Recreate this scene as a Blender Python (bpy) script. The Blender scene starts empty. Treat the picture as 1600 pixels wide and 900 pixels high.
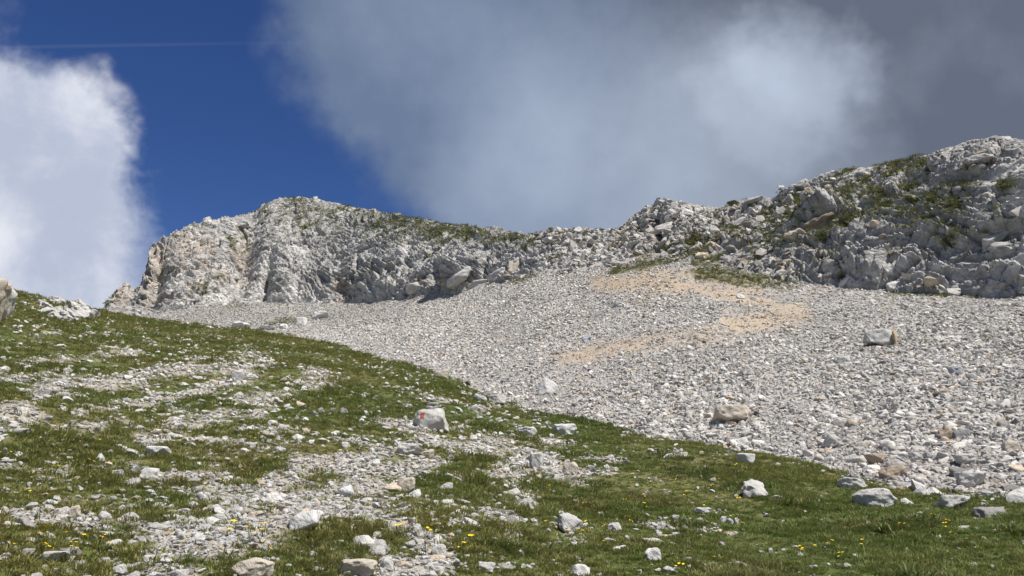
import bpy, bmesh, math, random
import numpy as np
from mathutils import Vector, Matrix, Euler

R = math.radians
SC = bpy.context.scene
COL = SC.collection
rng = np.random.default_rng(7)
random.seed(7)

# ------------------------------------------------------------------ camera
EYE = 1.5                 # eye height above the turf, metres
FOC = 1300.0              # focal length in pixels of the 1600 px wide photograph
PITCH = R(15.0)
cd = bpy.data.cameras.new('camera')
cam = bpy.data.objects.new('camera', cd)
COL.objects.link(cam)
cam.location = (0, 0, EYE)
cam.rotation_euler = (R(90) + PITCH, 0, 0)
cd.sensor_width = 36.0
cd.lens = 36.0 * FOC / 1600.0
cd.clip_start = 0.05
cd.clip_end = 20000
SC.camera = cam
SC.render.resolution_x, SC.render.resolution_y = 1024, 576

SUN_EL, SUN_AZ = R(61), R(127)          # azimuth from +Y (view direction) towards +X (right)
CP, SP = math.cos(PITCH), math.sin(PITCH)


def ray(px, py):
    u = (np.asarray(px, float) - 800) / FOC
    v = (450 - np.asarray(py, float)) / FOC
    return u, CP - v * SP, SP + v * CP


def proj(x, y, z):
    zc = z - EYE
    f = y * CP + zc * SP
    g = -y * SP + zc * CP
    ok = f > 0.2
    f = np.where(ok, f, 1.0)
    return np.where(ok, 800 + FOC * x / f, -99999.0), np.where(ok, 450 - FOC * g / f, 99999.0)


def dirv(px, py):
    v = Vector([float(c) for c in ray(px, py)])
    return v.normalized()


# ------------------------------------------------------------------ node helpers
def node(nt, typ, ins=None, **props):
    n = nt.nodes.new(typ)
    for k, v in props.items():
        setattr(n, k, v)
    for k, v in (ins or {}).items():
        if isinstance(v, bpy.types.NodeSocket):
            nt.links.new(v, n.inputs[k])
        else:
            n.inputs[k].default_value = v
    return n


def mth(nt, op, a, b=0.0, clamp=False):
    return node(nt, 'ShaderNodeMath', {0: a, 1: b}, operation=op, use_clamp=clamp).outputs[0]


def mrange(nt, v, a, b, c=0.0, d=1.0, smooth=True):
    n = node(nt, 'ShaderNodeMapRange', {0: v, 1: a, 2: b, 3: c, 4: d})
    n.interpolation_type = 'SMOOTHSTEP' if smooth else 'LINEAR'
    return n.outputs[0]


def mixc(nt, f, a, b, blend='MIX'):
    n = nt.nodes.new('ShaderNodeMix')
    n.data_type = 'RGBA'
    n.blend_type = blend
    for sock, v in ((n.inputs[0], f), (n.inputs[6], a), (n.inputs[7], b)):
        if isinstance(v, bpy.types.NodeSocket):
            nt.links.new(v, sock)
        else:
            sock.default_value = v if not isinstance(v, tuple) or len(v) == 4 else (*v, 1)
    return n.outputs[2]


def noise_tex(nt, vec, scale, detail=4.0, rough=0.55, dist=0.0):
    return node(nt, 'ShaderNodeTexNoise', {'Vector': vec, 'Scale': scale, 'Detail': detail, 'Roughness': rough, 'Distortion': dist}).outputs[0]


# ------------------------------------------------------------------ world: sky with clouds
def build_world():
    w = bpy.data.worlds.new('World')
    SC.world = w
    w.use_nodes = True
    nt = w.node_tree
    nt.nodes.clear()
    STR = 0.10
    sky = node(nt, 'ShaderNodeTexSky', sky_type='NISHITA', sun_disc=False, sun_elevation=SUN_EL, sun_rotation=SUN_AZ,
               altitude=2300.0, air_density=1.0, dust_density=0.15, ozone_density=2.5)
    blue = node(nt, 'ShaderNodeHueSaturation', {'Hue': 0.515, 'Saturation': 1.24, 'Value': 0.68, 'Color': sky.outputs[0]}).outputs[0]
    d = node(nt, 'ShaderNodeNewGeometry').outputs['Incoming']
    d = node(nt, 'ShaderNodeVectorMath', {0: d, 1: (-1, -1, -1)}, operation='MULTIPLY').outputs[0]

    def blob(px, py, rpx, soft=0.6):
        v = dirv(px, py)
        dt = node(nt, 'ShaderNodeVectorMath', {0: d, 1: v}, operation='DOT_PRODUCT').outputs['Value']
        ro = rpx / FOC
        return mrange(nt, dt, math.cos(ro * (1 + soft)), math.cos(ro * max(0.02, 1 - soft)))

    big = noise_tex(nt, d, 2.6, 4.0, 0.5)
    fine = noise_tex(nt, d, 7.0, 5.0, 0.60, 0.0)
    finer = noise_tex(nt, d, 9.0, 8.0, 0.60, 0.15)
    wisp = noise_tex(nt, d, 3.6, 7.0, 0.60, 0.0)
    bil = noise_tex(nt, d, 5.0, 3.0, 0.5)
    d0 = d
    wc = node(nt, 'ShaderNodeTexNoise', {'Vector': d, 'Scale': 4.5, 'Detail': 5.0, 'Roughness': 0.6}).outputs[1]
    wc = node(nt, 'ShaderNodeVectorMath', {0: wc, 1: (0.5, 0.5, 0.5)}, operation='SUBTRACT').outputs[0]
    wc = node(nt, 'ShaderNodeVectorMath', {0: wc, 1: (0.20, 0.20, 0.20)}, operation='MULTIPLY').outputs[0]
    d = node(nt, 'ShaderNodeVectorMath', {0: d, 1: wc}, operation='ADD').outputs[0]
    d = node(nt, 'ShaderNodeVectorMath', {0: d}, operation='NORMALIZE').outputs[0]

    def addup(items):
        s = None
        for b, wt in items:
            t = mth(nt, 'MULTIPLY', b, wt)
            s = t if s is None else mth(nt, 'ADD', s, t)
        return s
    # ---- bright cumulus bank on the left
    dl = addup([(blob(-60, 440, 190), 1.0), (blob(-60, 265, 135), 0.75), (blob(110, 190, 65), 0.42), (blob(-190, 260, 170), 0.8), (blob(160, 450, 95), 0.5), (blob(-500, 400, 330), 1.0)])
    dlb = mrange(nt, dl, 0.0, 0.3)
    dl = mth(nt, 'ADD', dl, mth(nt, 'MULTIPLY', mth(nt, 'SUBTRACT', bil, 0.5), 0.9))
    dl = mth(nt, 'ADD', dl, mth(nt, 'MULTIPLY', mth(nt, 'SUBTRACT', finer, 0.5), 2.6))
    ml = mth(nt, 'MULTIPLY', mrange(nt, dl, 0.12, 1.45), dlb)
    # ---- grey cloud deck on the right
    dr = addup([(blob(1250, 20, 500, 0.4), 1.1), (blob(755, 0, 195, 0.9), 1.0), (blob(570, 90, 80, 0.9), 0.4), (blob(860, 150, 210, 0.9), 0.52),
                (blob(1070, 320, 170, 0.7), 0.65), (blob(1500, 350, 500, 0.4), 0.9), (blob(740, 255, 110, 0.9), 0.28), (blob(650, 310, 60, 0.9), 0.40), (blob(2200, 0, 700), 1.0), (blob(900, -500, 400), 0.7)])
    dr = mth(nt, 'ADD', dr, mth(nt, 'MULTIPLY', mth(nt, 'SUBTRACT', wisp, 0.5), 0.9))
    mr = mrange(nt, dr, 0.10, 1.25)
    # ---- the rest of the sky: broken cloud of the same kind, kept off the open blue in view
    dg = mth(nt, 'SUBTRACT', mth(nt, 'ADD', big, mth(nt, 'MULTIPLY', mth(nt, 'SUBTRACT', fine, 0.5), 0.5)), mth(nt, 'MULTIPLY', blob(420, 180, 520, 0.5), 0.6))
    mg = mrange(nt, dg, 0.50, 0.68)
    k = 1.0 / STR * 0.82
    # shades of the clouds (they are what gives off this light)
    cl = mixc(nt, mrange(nt, mth(nt, 'ADD', mth(nt, 'MULTIPLY', finer, 0.7), mth(nt, 'MULTIPLY', bil, 0.5)), 0.46, 0.74), (0.44 * k, 0.49 * k, 0.62 * k), (0.74 * k, 0.76 * k, 0.83 * k))
    lite = addup([(blob(1260, 90, 60, 0.9), 0.25), (blob(1215, 150, 75, 0.9), 0.32), (blob(1180, 260, 130, 0.95), 0.20), (blob(950, 330, 200, 0.95), 0.22), (blob(1120, 330, 170, 0.95), 0.12)])
    lite = mth(nt, 'SUBTRACT', lite, mth(nt, 'MULTIPLY', blob(1560, 100, 330, 0.98), 0.10))
    lite = mth(nt, 'ADD', lite, mth(nt, 'MULTIPLY', mth(nt, 'SUBTRACT', wisp, 0.5), 0.75))
    lite = mth(nt, 'ADD', lite, mth(nt, 'MULTIPLY', mth(nt, 'SUBTRACT', bil, 0.5), 0.45))
    low = mixc(nt, blob(1650, 60, 560, 0.98), (0.14 * k, 0.172 * k, 0.235 * k), (0.125 * k, 0.148 * k, 0.198 * k))
    low = mixc(nt, mth(nt, 'MULTIPLY', blob(640, 230, 260, 0.95), 0.8), low, (0.145 * k, 0.205 * k, 0.33 * k))
    cr = mixc(nt, mrange(nt, lite, -0.05, 0.95, smooth=False), low, (0.53 * k, 0.61 * k, 0.74 * k))
    cg = mixc(nt, fine, (0.25 * k, 0.29 * k, 0.37 * k), (0.55 * k, 0.58 * k, 0.66 * k))
    c = mixc(nt, mg, blue, cg)
    c = mixc(nt, mth(nt, 'MULTIPLY', mr, 0.97), c, cr)
    # faint contrail on the left
    n1 = dirv(0, 74).cross(dirv(300, 69)).normalized()
    t = node(nt, 'ShaderNodeVectorMath', {0: d0, 1: n1}, operation='DOT_PRODUCT').outputs['Value']
    t = mrange(nt, mth(nt, 'ABSOLUTE', t), 0.0, 0.0030, 1.0, 0.0)
    t = mth(nt, 'MULTIPLY', t, mth(nt, 'MULTIPLY', blob(-60, 74, 300, 0.7), 0.045))
    c = mixc(nt, t, c, (0.5 * k, 0.55 * k, 0.7 * k))
    c = mixc(nt, ml, c, cl)
    bg = node(nt, 'ShaderNodeBackground', {'Color': c, 'Strength': STR})
    out = node(nt, 'ShaderNodeOutputWorld', {'Surface': bg.outputs[0]})
    return w


build_world()

sd = bpy.data.lights.new('sun', 'SUN')
sd.energy = 5.0
sd.angle = R(0.53)
sd.color = (1.0, 0.95, 0.875)
sun = bpy.data.objects.new('sun', sd)
COL.objects.link(sun)
sdir = Vector((math.cos(SUN_EL) * math.sin(SUN_AZ), math.cos(SUN_EL) * math.cos(SUN_AZ), math.sin(SUN_EL)))
sun.rotation_euler = sdir.to_track_quat('Z', 'Y').to_euler()
sun.location = (30, 0, 60)

SC.view_settings.view_transform = 'Standard'
SC.view_settings.look = 'None'
SC.view_settings.exposure = 0.40
SC.view_settings.gamma = 1.0
SC.view_settings.use_curve_mapping = False
SC.render.engine = 'CYCLES'
SC.cycles.max_bounces = 5
SC.cycles.diffuse_bounces = 3


# ------------------------------------------------------------------ numpy noise
def h32(ix, iy, iz, s):
    a = ix.astype(np.int64).astype(np.uint32) * np.uint32(374761393)
    a = a + iy.astype(np.int64).astype(np.uint32) * np.uint32(668265263)
    a = a + iz.astype(np.int64).astype(np.uint32) * np.uint32(2246822519)
    a = a + np.uint32((s * 3266489917 + 12345) & 0xffffffff)
    a = (a ^ (a >> np.uint32(15))) * np.uint32(2246822519)
    a = (a ^ (a >> np.uint32(13))) * np.uint32(3266489917)
    return a ^ (a >> np.uint32(16))


def u01(h):
    return (h & np.uint32(0xffffff)).astype(np.float32) / np.float32(0x1000000)


def vnoise(p, s=0):
    f = np.floor(p)
    t = (p - f).astype(np.float32)
    t = t * t * t * (t * (t * 6 - 15) + 10)
    i = f.astype(np.int64)
    r = 0
    for dx in (0, 1):
        wx = t[:, 0] if dx else 1 - t[:, 0]
        for dy in (0, 1):
            wy = t[:, 1] if dy else 1 - t[:, 1]
            for dz in (0, 1):
                wz = t[:, 2] if dz else 1 - t[:, 2]
                r = r + wx * wy * wz * u01(h32(i[:, 0] + dx, i[:, 1] + dy, i[:, 2] + dz, s))
    return r - 0.5


def fbm(p, octv=4, s=0, gain=0.5):
    r, a = 0, 1.0
    for k in range(octv):
        r = r + a * vnoise(p * (2.03 ** k) + 17.3 * k, s + k)
        a *= gain
    return r


def fbm2(x, y, sc, octv=4, s=0, gain=0.5):
    return fbm(np.stack([x / sc, y / sc, np.full_like(x, 0.37)], 1), octv, s, gain)


def blocks(p, s=0):
    """nearest jittered cell: random level, tilted facet and distance to the crack"""
    i = np.floor(p).astype(np.int64)
    f = (p - i).astype(np.float32)
    n = len(p)
    d1 = np.full(n, 9.0, np.float32)
    d2 = np.full(n, 9.0, np.float32)
    lv = np.zeros(n, np.float32)
    tl = np.zeros(n, np.float32)
    for dx in (-1, 0, 1):
        for dy in (-1, 0, 1):
            for dz in (-1, 0, 1):
                h = h32(i[:, 0] + dx, i[:, 1] + dy, i[:, 2] + dz, s)
                jx = dx + (h & np.uint32(1023)).astype(np.float32) / 1024 - f[:, 0]
                jy = dy + ((h >> np.uint32(10)) & np.uint32(1023)).astype(np.float32) / 1024 - f[:, 1]
                jz = dz + ((h >> np.uint32(20)) & np.uint32(1023)).astype(np.float32) / 1024 - f[:, 2]
                d = np.sqrt(jx * jx + jy * jy + jz * jz)
                near = d < d1
                d2 = np.where(near, d1, np.minimum(d2, d))
                d1 = np.where(near, d, d1)
                h2 = (h * np.uint32(2654435761)) ^ (h >> np.uint32(9))
                lvn = (h2 & np.uint32(1023)).astype(np.float32) / 1024 - 0.5
                a = ((h2 >> np.uint32(10)) & np.uint32(1023)).astype(np.float32) / 512 - 1
                b = ((h2 >> np.uint32(20)) & np.uint32(1023)).astype(np.float32) / 512 - 1
                lv = np.where(near, lvn, lv)
                tl = np.where(near, a * jx + b * jz + 0.5 * (a - b) * jy, tl)
    return lv, tl, d2 - d1


def smooth01(x, a, b):
    t = np.clip((x - a) / (b - a), 0, 1)
    return t * t * (3 - 2 * t)


# ------------------------------------------------------------------ terrain profile
BROW = np.array([(-300, 395, 50), (-100, 428, 50), (0, 452, 50), (20, 456, 52), (100, 474, 56), (170, 490, 60), (270, 505, 60), (330, 511, 56), (400, 517, 50),
                 (440, 524, 46), (500, 536, 42), (550, 549, 38), (600, 561, 35), (650, 574, 31), (700, 590, 28), (740, 607, 26), (800, 630, 24),
                 (850, 647, 22), (900, 658, 20.5), (1000, 678, 18.5), (1100, 695, 17), (1200, 718, 15.5), (1300, 738, 14.3), (1400, 755, 13.2),
                 (1600, 776, 12), (1900, 800, 11)], float)
STOP = np.array([(-300, 560, 110), (100, 545, 115), (150, 500, 120), (250, 491, 120), (330, 477, 120), (400, 471, 122), (500, 475, 118), (560, 471, 112),
                 (640, 465, 100), (720, 457, 88), (780, 443, 80), (840, 427, 74), (900, 430, 70), (960, 414, 68), (1020, 407, 66), (1080, 404, 64), (1130, 412, 62),
                 (1200, 433, 61), (1240, 440, 60), (1400, 455, 57), (1500, 461, 55), (1600, 463, 53), (1900, 470, 48)], float)
CREST = np.array([(160, 488, 124), (168, 466, 126), (182, 452, 127), (198, 440, 128), (202, 440, 128), (206, 458, 128), (214, 448, 128), (226, 434, 129), (231, 400, 130), (238, 387, 131), (262, 371, 132), (290, 361, 134),
                  (320, 347, 137), (331, 346, 138), (360, 338, 138), (405, 319, 141), (440, 310, 142), (490, 308, 142), (540, 319, 139), (600, 331, 132), (700, 351, 117), (760, 360, 108), (815, 375, 98),
                  (830, 372, 95), (880, 365, 89), (930, 361, 86), (965, 358, 84), (985, 342, 83), (1020, 330, 82), (1055, 318, 81), (1110, 320, 80), (1150, 320, 79), (1180, 311, 78), (1205, 310, 77),
                  (1224, 292, 75), (1260, 279, 74), (1300, 267, 73), (1350, 261, 71), (1400, 254, 70), (1440, 246, 69), (1490, 231, 67), (1530, 218, 66), (1560, 215, 65), (1600, 218, 64), (1700, 217, 62), (1900, 203, 60)], float)
AZ = np.linspace(R(-75), R(75), 6001)


def table(T, sig):
    x, y, z = ray(T[:, 0], T[:, 1])
    az = np.arctan2(x, y)
    te = z / np.hypot(x, y)
    o = []
    k = np.exp(-0.5 * (np.arange(-int(4 * sig), int(4 * sig) + 1) / sig) ** 2)
    k /= k.sum()
    for v in (te, T[:, 2]):
        f = np.interp(AZ, az, v)
        f = np.convolve(np.pad(f, len(k) // 2, mode='edge'), k, mode='valid')
        o.append(f)
    return o


BT, BD = table(BROW, 30)
ST, SD = table(STOP, 40)
CT, CDIST = table(CREST, 4)


def look(az, T):
    return np.interp(az, AZ, T)


def ground_z(x, y, detail=True):
    x = np.asarray(x, float)
    y = np.asarray(y, float)
    az = np.arctan2(x, y)
    d = np.hypot(x, y)
    te, Db = look(az, BT), look(az, BD)
    ts, Dt = look(az, ST), look(az, SD)
    Zb = EYE + Db * te
    g = Zb / Db
    Dg = Db * 1.25
    zg = EYE + Dg * te - (0.045 * Db + 0.3)
    zt = EYE + Dt * ts
    sl = (zt - zg) / (Dt - Dg)
    z1 = g * d
    L = Dg - Db
    t = np.clip((d - Db) / L, 0, 1)
    z2 = Zb * (2 * t ** 3 - 3 * t ** 2 + 1) + g * L * (t ** 3 - 2 * t ** 2 + t) + zg * (3 * t ** 2 - 2 * t ** 3) + sl * L * (t ** 3 - t ** 2)
    q = np.clip((d - Dg) / (Dt - Dg), 0, 1.06)
    z3 = zg + (zt - zg) * (q * 0.82 + q * q * 0.18)
    far = np.maximum(d - Dt * 1.06, 0)
    z3 = z3 - 0.10 * far
    z = np.where(d < Db, z1, np.where(d < Dg, z2, z3))
    w = smooth01(np.abs(az), R(50), R(110))
    z = z * (1 - w) + w * (0.16 * y)
    if detail:
        a = smooth01(d, 0.8, 4)
        turf = 1 - smooth01(d, Db * 0.97, Dg)
        z = z + a * fbm2(x, y, 3.0, 3, 5) * 0.16 * smooth01(d, 3, 9)
        z = z + a * turf * fbm2(x, y, 0.55, 3, 9) * 0.075
        z = z + (1 - turf) * (fbm2(x, y, 5.0, 3, 21) * 0.35 + fbm2(x, y, 0.8, 2, 25) * 0.07)
    return z


def pick(px, py):
    """the point of the terrain seen at a pixel of the photograph"""
    X, Y, Z = [float(c) for c in ray(px, py)]
    s = np.geomspace(2.0, 200.0, 5000)
    z = ground_z(X * s, Y * s)
    hit = np.nonzero(EYE + Z * s < z)[0]
    k = hit[0] if len(hit) else len(s) - 1
    return X * s[k], Y * s[k], float(z[k]), s[k]


# ------------------------------------------------------------------ masks (world places, read off through the photograph)
def stroke(px, py, pts, wd, ys=1.7):
    best = np.full(px.shape, 1e9)
    for (x0, y0), (x1, y1) in zip(pts[:-1], pts[1:]):
        dx, dy = x1 - x0, (y1 - y0) * ys
        L2 = dx * dx + dy * dy + 1e-6
        ex, ey = px - x0, (py - y0) * ys
        t = np.clip((ex * dx + ey * dy) / L2, 0, 1)
        best = np.minimum(best, np.hypot(ex - t * dx, ey - t * dy))
    return np.exp(-0.5 * (best / wd) ** 2)


STRIPES = [
    ([(-80, 585), (62, 567), (150, 557), (215, 547)], 11, .85), ([(-60, 604), (62, 587), (105, 575)], 8, .8),
    ([(-60, 680), (0, 652), (50, 625), (100, 598), (225, 590), (325, 571), (400, 574)], 19, 1.0), ([(60, 645), (0, 672)], 16, .7),
    ([(125, 643), (200, 631), (275, 621), (325, 605), (400, 590)], 11, .9), ([(137, 665), (190, 657)], 12, .8),
    ([(290, 668), (362, 638), (410, 622), (480, 605)], 22, .9), ([(400, 640), (450, 615), (490, 590)], 26, .9), ([(230, 545), (330, 528), (470, 560)], 12, .45),
    ([(555, 622), (650, 624), (730, 630)], 9, .55), ([(605, 664), (720, 668)], 18, .9), ([(400, 672), (480, 672), (560, 690)], 20, .6),
    ([(222, 688), (285, 680)], 13, .9), ([(90, 718), (130, 724)], 12, .7), ([(160, 733), (225, 727)], 14, .8), ([(-20, 725), (50, 737), (105, 741)], 9, .7),
    ([(225, 747), (300, 742), (340, 730)], 10, .7), ([(60, 752), (100, 756)], 9, .5), ([(110, 780), (150, 782)], 10, .5), ([(330, 690), (400, 695), (460, 690)], 14, .7),
    ([(330, 728), (348, 785)], 20, .8), ([(350, 790), (300, 830), (265, 870), (250, 920)], 52, 1.0), ([(360, 810), (330, 860)], 40, .9),
    ([(395, 838), (430, 812), (500, 775), (560, 752), (640, 735)], 26, 1.0), ([(420, 760), (470, 735), (560, 720), (620, 700), (700, 690)], 22, .9),
    ([(640, 735), (700, 705), (780, 690), (850, 690)], 24, .85), ([(480, 790), (560, 800), (640, 800), (700, 830)], 18, .8), ([(640, 820), (665, 850), (690, 870), (640, 895), (560, 900)], 32, .95),
    ([(720, 815), (770, 800), (800, 800)], 26, 1.0), ([(790, 815), (830, 780), (870, 770)], 24, .9), ([(790, 740), (830, 725), (880, 745)], 26, .9), ([(700, 745), (760, 740)], 18, .6),
    ([(730, 700), (800, 675), (900, 690)], 16, .6), ([(920, 712), (960, 720)], 14, .6), ([(850, 850), (900, 845)], 16, .6), ([(700, 890), (800, 885)], 16, .6), ([(745, 640), (790, 630)], 12, .8),
    ([(20, 800), (60, 812), (160, 825)], 12, .5), ([(100, 885), (170, 880)], 16, .6),
    ([(30, 880), (100, 895)], 12, .4), ([(860, 815), (900, 825)], 14, .7), ([(20, 525), (90, 520)], 7, .5), ([(130, 524), (170, 521)], 6, .5),
]


def stone_mask(px, py):
    m = np.zeros(px.shape)
    for pts, wd, st in STRIPES:
        m = np.maximum(m, st * stroke(px, py, pts, wd))
    return m


def stony(px, py, x, y):
    n = 0.95 * fbm2(x, y, 0.45, 3, 31) + 0.75 * fbm2(x, y, 1.6, 2, 33)
    return stone_mask(px, py) * 0.92 + n


def path_mask(px, py):
    a = stroke(px, py, [(885, 562), (960, 545), (1000, 537)], 15, 1.6)
    b = 0.62 * stroke(px, py, [(1000, 537), (1080, 526), (1150, 512)], 19, 1.6)
    c = stroke(px, py, [(1150, 508), (1200, 500), (1245, 491)], 23, 1.6)
    e = stroke(px, py, [(1245, 490), (1190, 473), (1120, 456), (1060, 447)], 13, 1.6)
    f = stroke(px, py, [(1070, 446), (1000, 441), (945, 444)], 21, 1.6)
    g = 0.8 * stroke(px, py, [(1010, 428), (1100, 432), (1180, 452)], 18, 1.6)
    return np.maximum.reduce([a, b, c, e, f, g])


def meadow_mask(px, py):
    """grown-over ground high on the scree under the ridge"""
    a = 0.85 * stroke(px, py, [(1100, 425), (1160, 432), (1225, 436)], 17, 1.4)
    b = 0.9 * stroke(px, py, [(960, 424), (1020, 412), (1070, 400)], 8, 1.4)
    c = 0.9 * stroke(px, py, [(1090, 412), (1105, 408)], 10, 1.2)
    d = 0.8 * stroke(px, py, [(800, 442), (835, 430)], 7, 1.6)
    e = 0.75 * stroke(px, py, [(1390, 458), (1460, 460), (1530, 460)], 7, 1.8)
    f = 0.9 * stroke(px, py, [(425, 506), (470, 499)], 8, 1.5)
    g = 0.8 * stroke(px, py, [(360, 480), (380, 478)], 6, 1.5)
    return np.maximum.reduce([a, b, c, d, e, f, g])


# ------------------------------------------------------------------ materials
def new_mat(name):
    m = bpy.data.materials.new(name)
    m.use_nodes = True
    nt = m.node_tree
    nt.nodes.clear()
    out = node(nt, 'ShaderNodeOutputMaterial')
    b = node(nt, 'ShaderNodeBsdfPrincipled', {'Roughness': 0.92, 'Specular IOR Level': 0.18})
    nt.links.new(b.outputs[0], out.inputs[0])
    return m, nt, b


def attr(nt, name, kind='GEOMETRY'):
    return node(nt, 'ShaderNodeAttribute', attribute_name=name, attribute_type=kind).outputs['Color']


def wpos(nt):
    return node(nt, 'ShaderNodeNewGeometry').outputs['Position']


def ocoord(nt):
    return node(nt, 'ShaderNodeTexCoord').outputs['Object']


def bump(nt, b, h, strength, dist):
    n = node(nt, 'ShaderNodeBump', {'Height': h, 'Strength': strength, 'Distance': dist})
    nt.links.new(n.outputs[0], b.inputs['Normal'])


def ground_mat(name, sc, amp, bd):
    m, nt, b = new_mat(name)
    p = wpos(nt)
    n1 = noise_tex(nt, p, sc, 6, 0.65)
    v = mrange(nt, n1, 0.3, 0.7, 1 - amp, 1 + amp, False)
    c = mixc(nt, 1.0, attr(nt, 'col'), node(nt, 'ShaderNodeCombineColor', {0: v, 1: v, 2: v}).outputs[0], 'MULTIPLY')
    nt.links.new(c, b.inputs['Base Color'])
    bump(nt, b, n1, 0.8, bd)
    return m


def rock_face_mat():
    m, nt, b = new_mat('limestone_cliff')
    p = wpos(nt)
    w = node(nt, 'ShaderNodeTexNoise', {'Vector': p, 'Scale': 0.7, 'Detail': 3.0}).outputs[1]
    pw = node(nt, 'ShaderNodeVectorMath', {0: p, 1: node(nt, 'ShaderNodeVectorMath', {0: w, 1: (1.6, 1.6, 1.6)}, operation='MULTIPLY').outputs[0]}, operation='ADD').outputs[0]
    mp = node(nt, 'ShaderNodeMapping', {'Vector': pw, 'Rotation': (0.2, 0.55, 0.3), 'Scale': (1.0, 1.0, 1.7)}).outputs[0]
    v1 = node(nt, 'ShaderNodeTexVoronoi', {'Vector': mp, 'Scale': 0.85})
    v2 = node(nt, 'ShaderNodeTexVoronoi', {'Vector': mp, 'Scale': 2.1})
    n1 = noise_tex(nt, p, 1.6, 8, 0.7, 0.4)
    n2 = noise_tex(nt, p, 0.35, 4, 0.6)
    r1 = node(nt, 'ShaderNodeSeparateColor', {0: v1.outputs['Color']}).outputs[0]
    r2 = node(nt, 'ShaderNodeSeparateColor', {0: v2.outputs['Color']}).outputs[0]
    v = mrange(nt, n1, 0.28, 0.72, 0.74, 1.24, False)
    v = mth(nt, 'MULTIPLY', v, mrange(nt, n2, 0.3, 0.7, 0.9, 1.1, False))
    v = mth(nt, 'MULTIPLY', v, mrange(nt, r1, 0, 1, 0.82, 1.16, False))
    v = mth(nt, 'MULTIPLY', v, mrange(nt, r2, 0, 1, 0.84, 1.16, False))
    c = mixc(nt, 1.0, attr(nt, 'col'), node(nt, 'ShaderNodeCombineColor', {0: v, 1: v, 2: v}).outputs[0], 'MULTIPLY')
    nt.links.new(c, b.inputs['Base Color'])
    h = mth(nt, 'MULTIPLY', v1.outputs['Distance'], -0.9)
    h = mth(nt, 'ADD', h, mth(nt, 'MULTIPLY', v2.outputs['Distance'], -0.45))
    h = mth(nt, 'ADD', h, mth(nt, 'MULTIPLY', r1, 0.5))
    h = mth(nt, 'ADD', h, mth(nt, 'MULTIPLY', r2, 0.3))
    h = mth(nt, 'ADD', h, mth(nt, 'MULTIPLY', n1, 0.9))
    bump(nt, b, h, 0.8, 0.40)
    return m


def stone_mat(name, kind):
    """loose limestone: its own tint, veins and lichen specks"""
    m, nt, b = new_mat(name)
    p = ocoord(nt)
    if kind == 'INSTANCER':
        base = attr(nt, 'scol', 'INSTANCER')
    else:
        base = node(nt, 'ShaderNodeObjectInfo').outputs['Color']
    n1 = noise_tex(nt, p, 3.2, 7, 0.68, 0.3)
    v = mrange(nt, n1, 0.3, 0.7, 0.74, 1.2, False)
    c = mixc(nt, 1.0, base, node(nt, 'ShaderNodeCombineColor', {0: v, 1: v, 2: v}).outputs[0], 'MULTIPLY')
    if kind != 'INSTANCER':
        sp = noise_tex(nt, p, 14, 5, 0.7)
        c = mixc(nt, mrange(nt, sp, 0.56, 0.68, 0, 0.55), c, (0.16, 0.155, 0.145))
        oc = noise_tex(nt, p, 2.1, 3, 0.5)
        c = mixc(nt, mrange(nt, oc, 0.56, 0.72, 0, 0.5), c, (0.42, 0.33, 0.23))
    nt.links.new(c, b.inputs['Base Color'])
    bump(nt, b, n1, 0.7, 0.12)
    return m


def blade_mat():
    m, nt, b = new_mat('grass_blades')
    base = attr(nt, 'scol', 'INSTANCER')
    straw = attr(nt, 'dry')
    c = mixc(nt, node(nt, 'ShaderNodeSeparateColor', {0: straw}).outputs[0], base, (0.26, 0.21, 0.10))
    nt.links.new(c, b.inputs['Base Color'])
    b.inputs['Roughness'].default_value = 0.6
    b.inputs['Specular IOR Level'].default_value = 0.25
    tr = node(nt, 'ShaderNodeBsdfTranslucent', {'Color': c})
    mx = node(nt, 'ShaderNodeMixShader', {0: 0.28, 1: b.outputs[0], 2: tr.outputs[0]})
    out = [n for n in nt.nodes if n.type == 'OUTPUT_MATERIAL'][0]
    nt.links.new(mx.outputs[0], out.inputs[0])
    return m


def plain_mat(name, col, rough=0.6, amp=0.12, sc=20):
    m, nt, b = new_mat(name)
    n1 = noise_tex(nt, ocoord(nt), sc, 4, 0.6)
    v = mrange(nt, n1, 0.3, 0.7, 1 - amp, 1 + amp, False)
    c = mixc(nt, 1.0, (*col, 1), node(nt, 'ShaderNodeCombineColor', {0: v, 1: v, 2: v}).outputs[0], 'MULTIPLY')
    nt.links.new(c, b.inputs['Base Color'])
    b.inputs['Roughness'].default_value = rough
    return m


M_TURF = ground_mat('turf_soil', 9.0, 0.35, 0.05)
M_SCREE = ground_mat('scree_grit', 5.0, 0.35, 0.10)
M_PATH = ground_mat('ochre_earth', 5.0, 0.18, 0.05)
M_CLIFF = rock_face_mat()
M_STONE_I = stone_mat('loose_limestone', 'INSTANCER')
M_STONE = stone_mat('limestone_block', 'OBJECT')
M_BLADE = blade_mat()
M_RED = plain_mat('red_paint', (0.48, 0.13, 0.08), 0.8, 0.35, 60)
M_WHITE = plain_mat('white_paint', (0.80, 0.80, 0.78), 0.6, 0.08, 40)
M_POST = plain_mat('weathered_post', (0.30, 0.27, 0.23), 0.8)
M_TIP = plain_mat('dark_red_paint', (0.22, 0.03, 0.03), 0.5)
M_PETAL = plain_mat('yellow_petal', (0.80, 0.55, 0.02), 0.6, 0.1)
M_STEM = plain_mat('green_stem', (0.06, 0.11, 0.02), 0.7)


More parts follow.
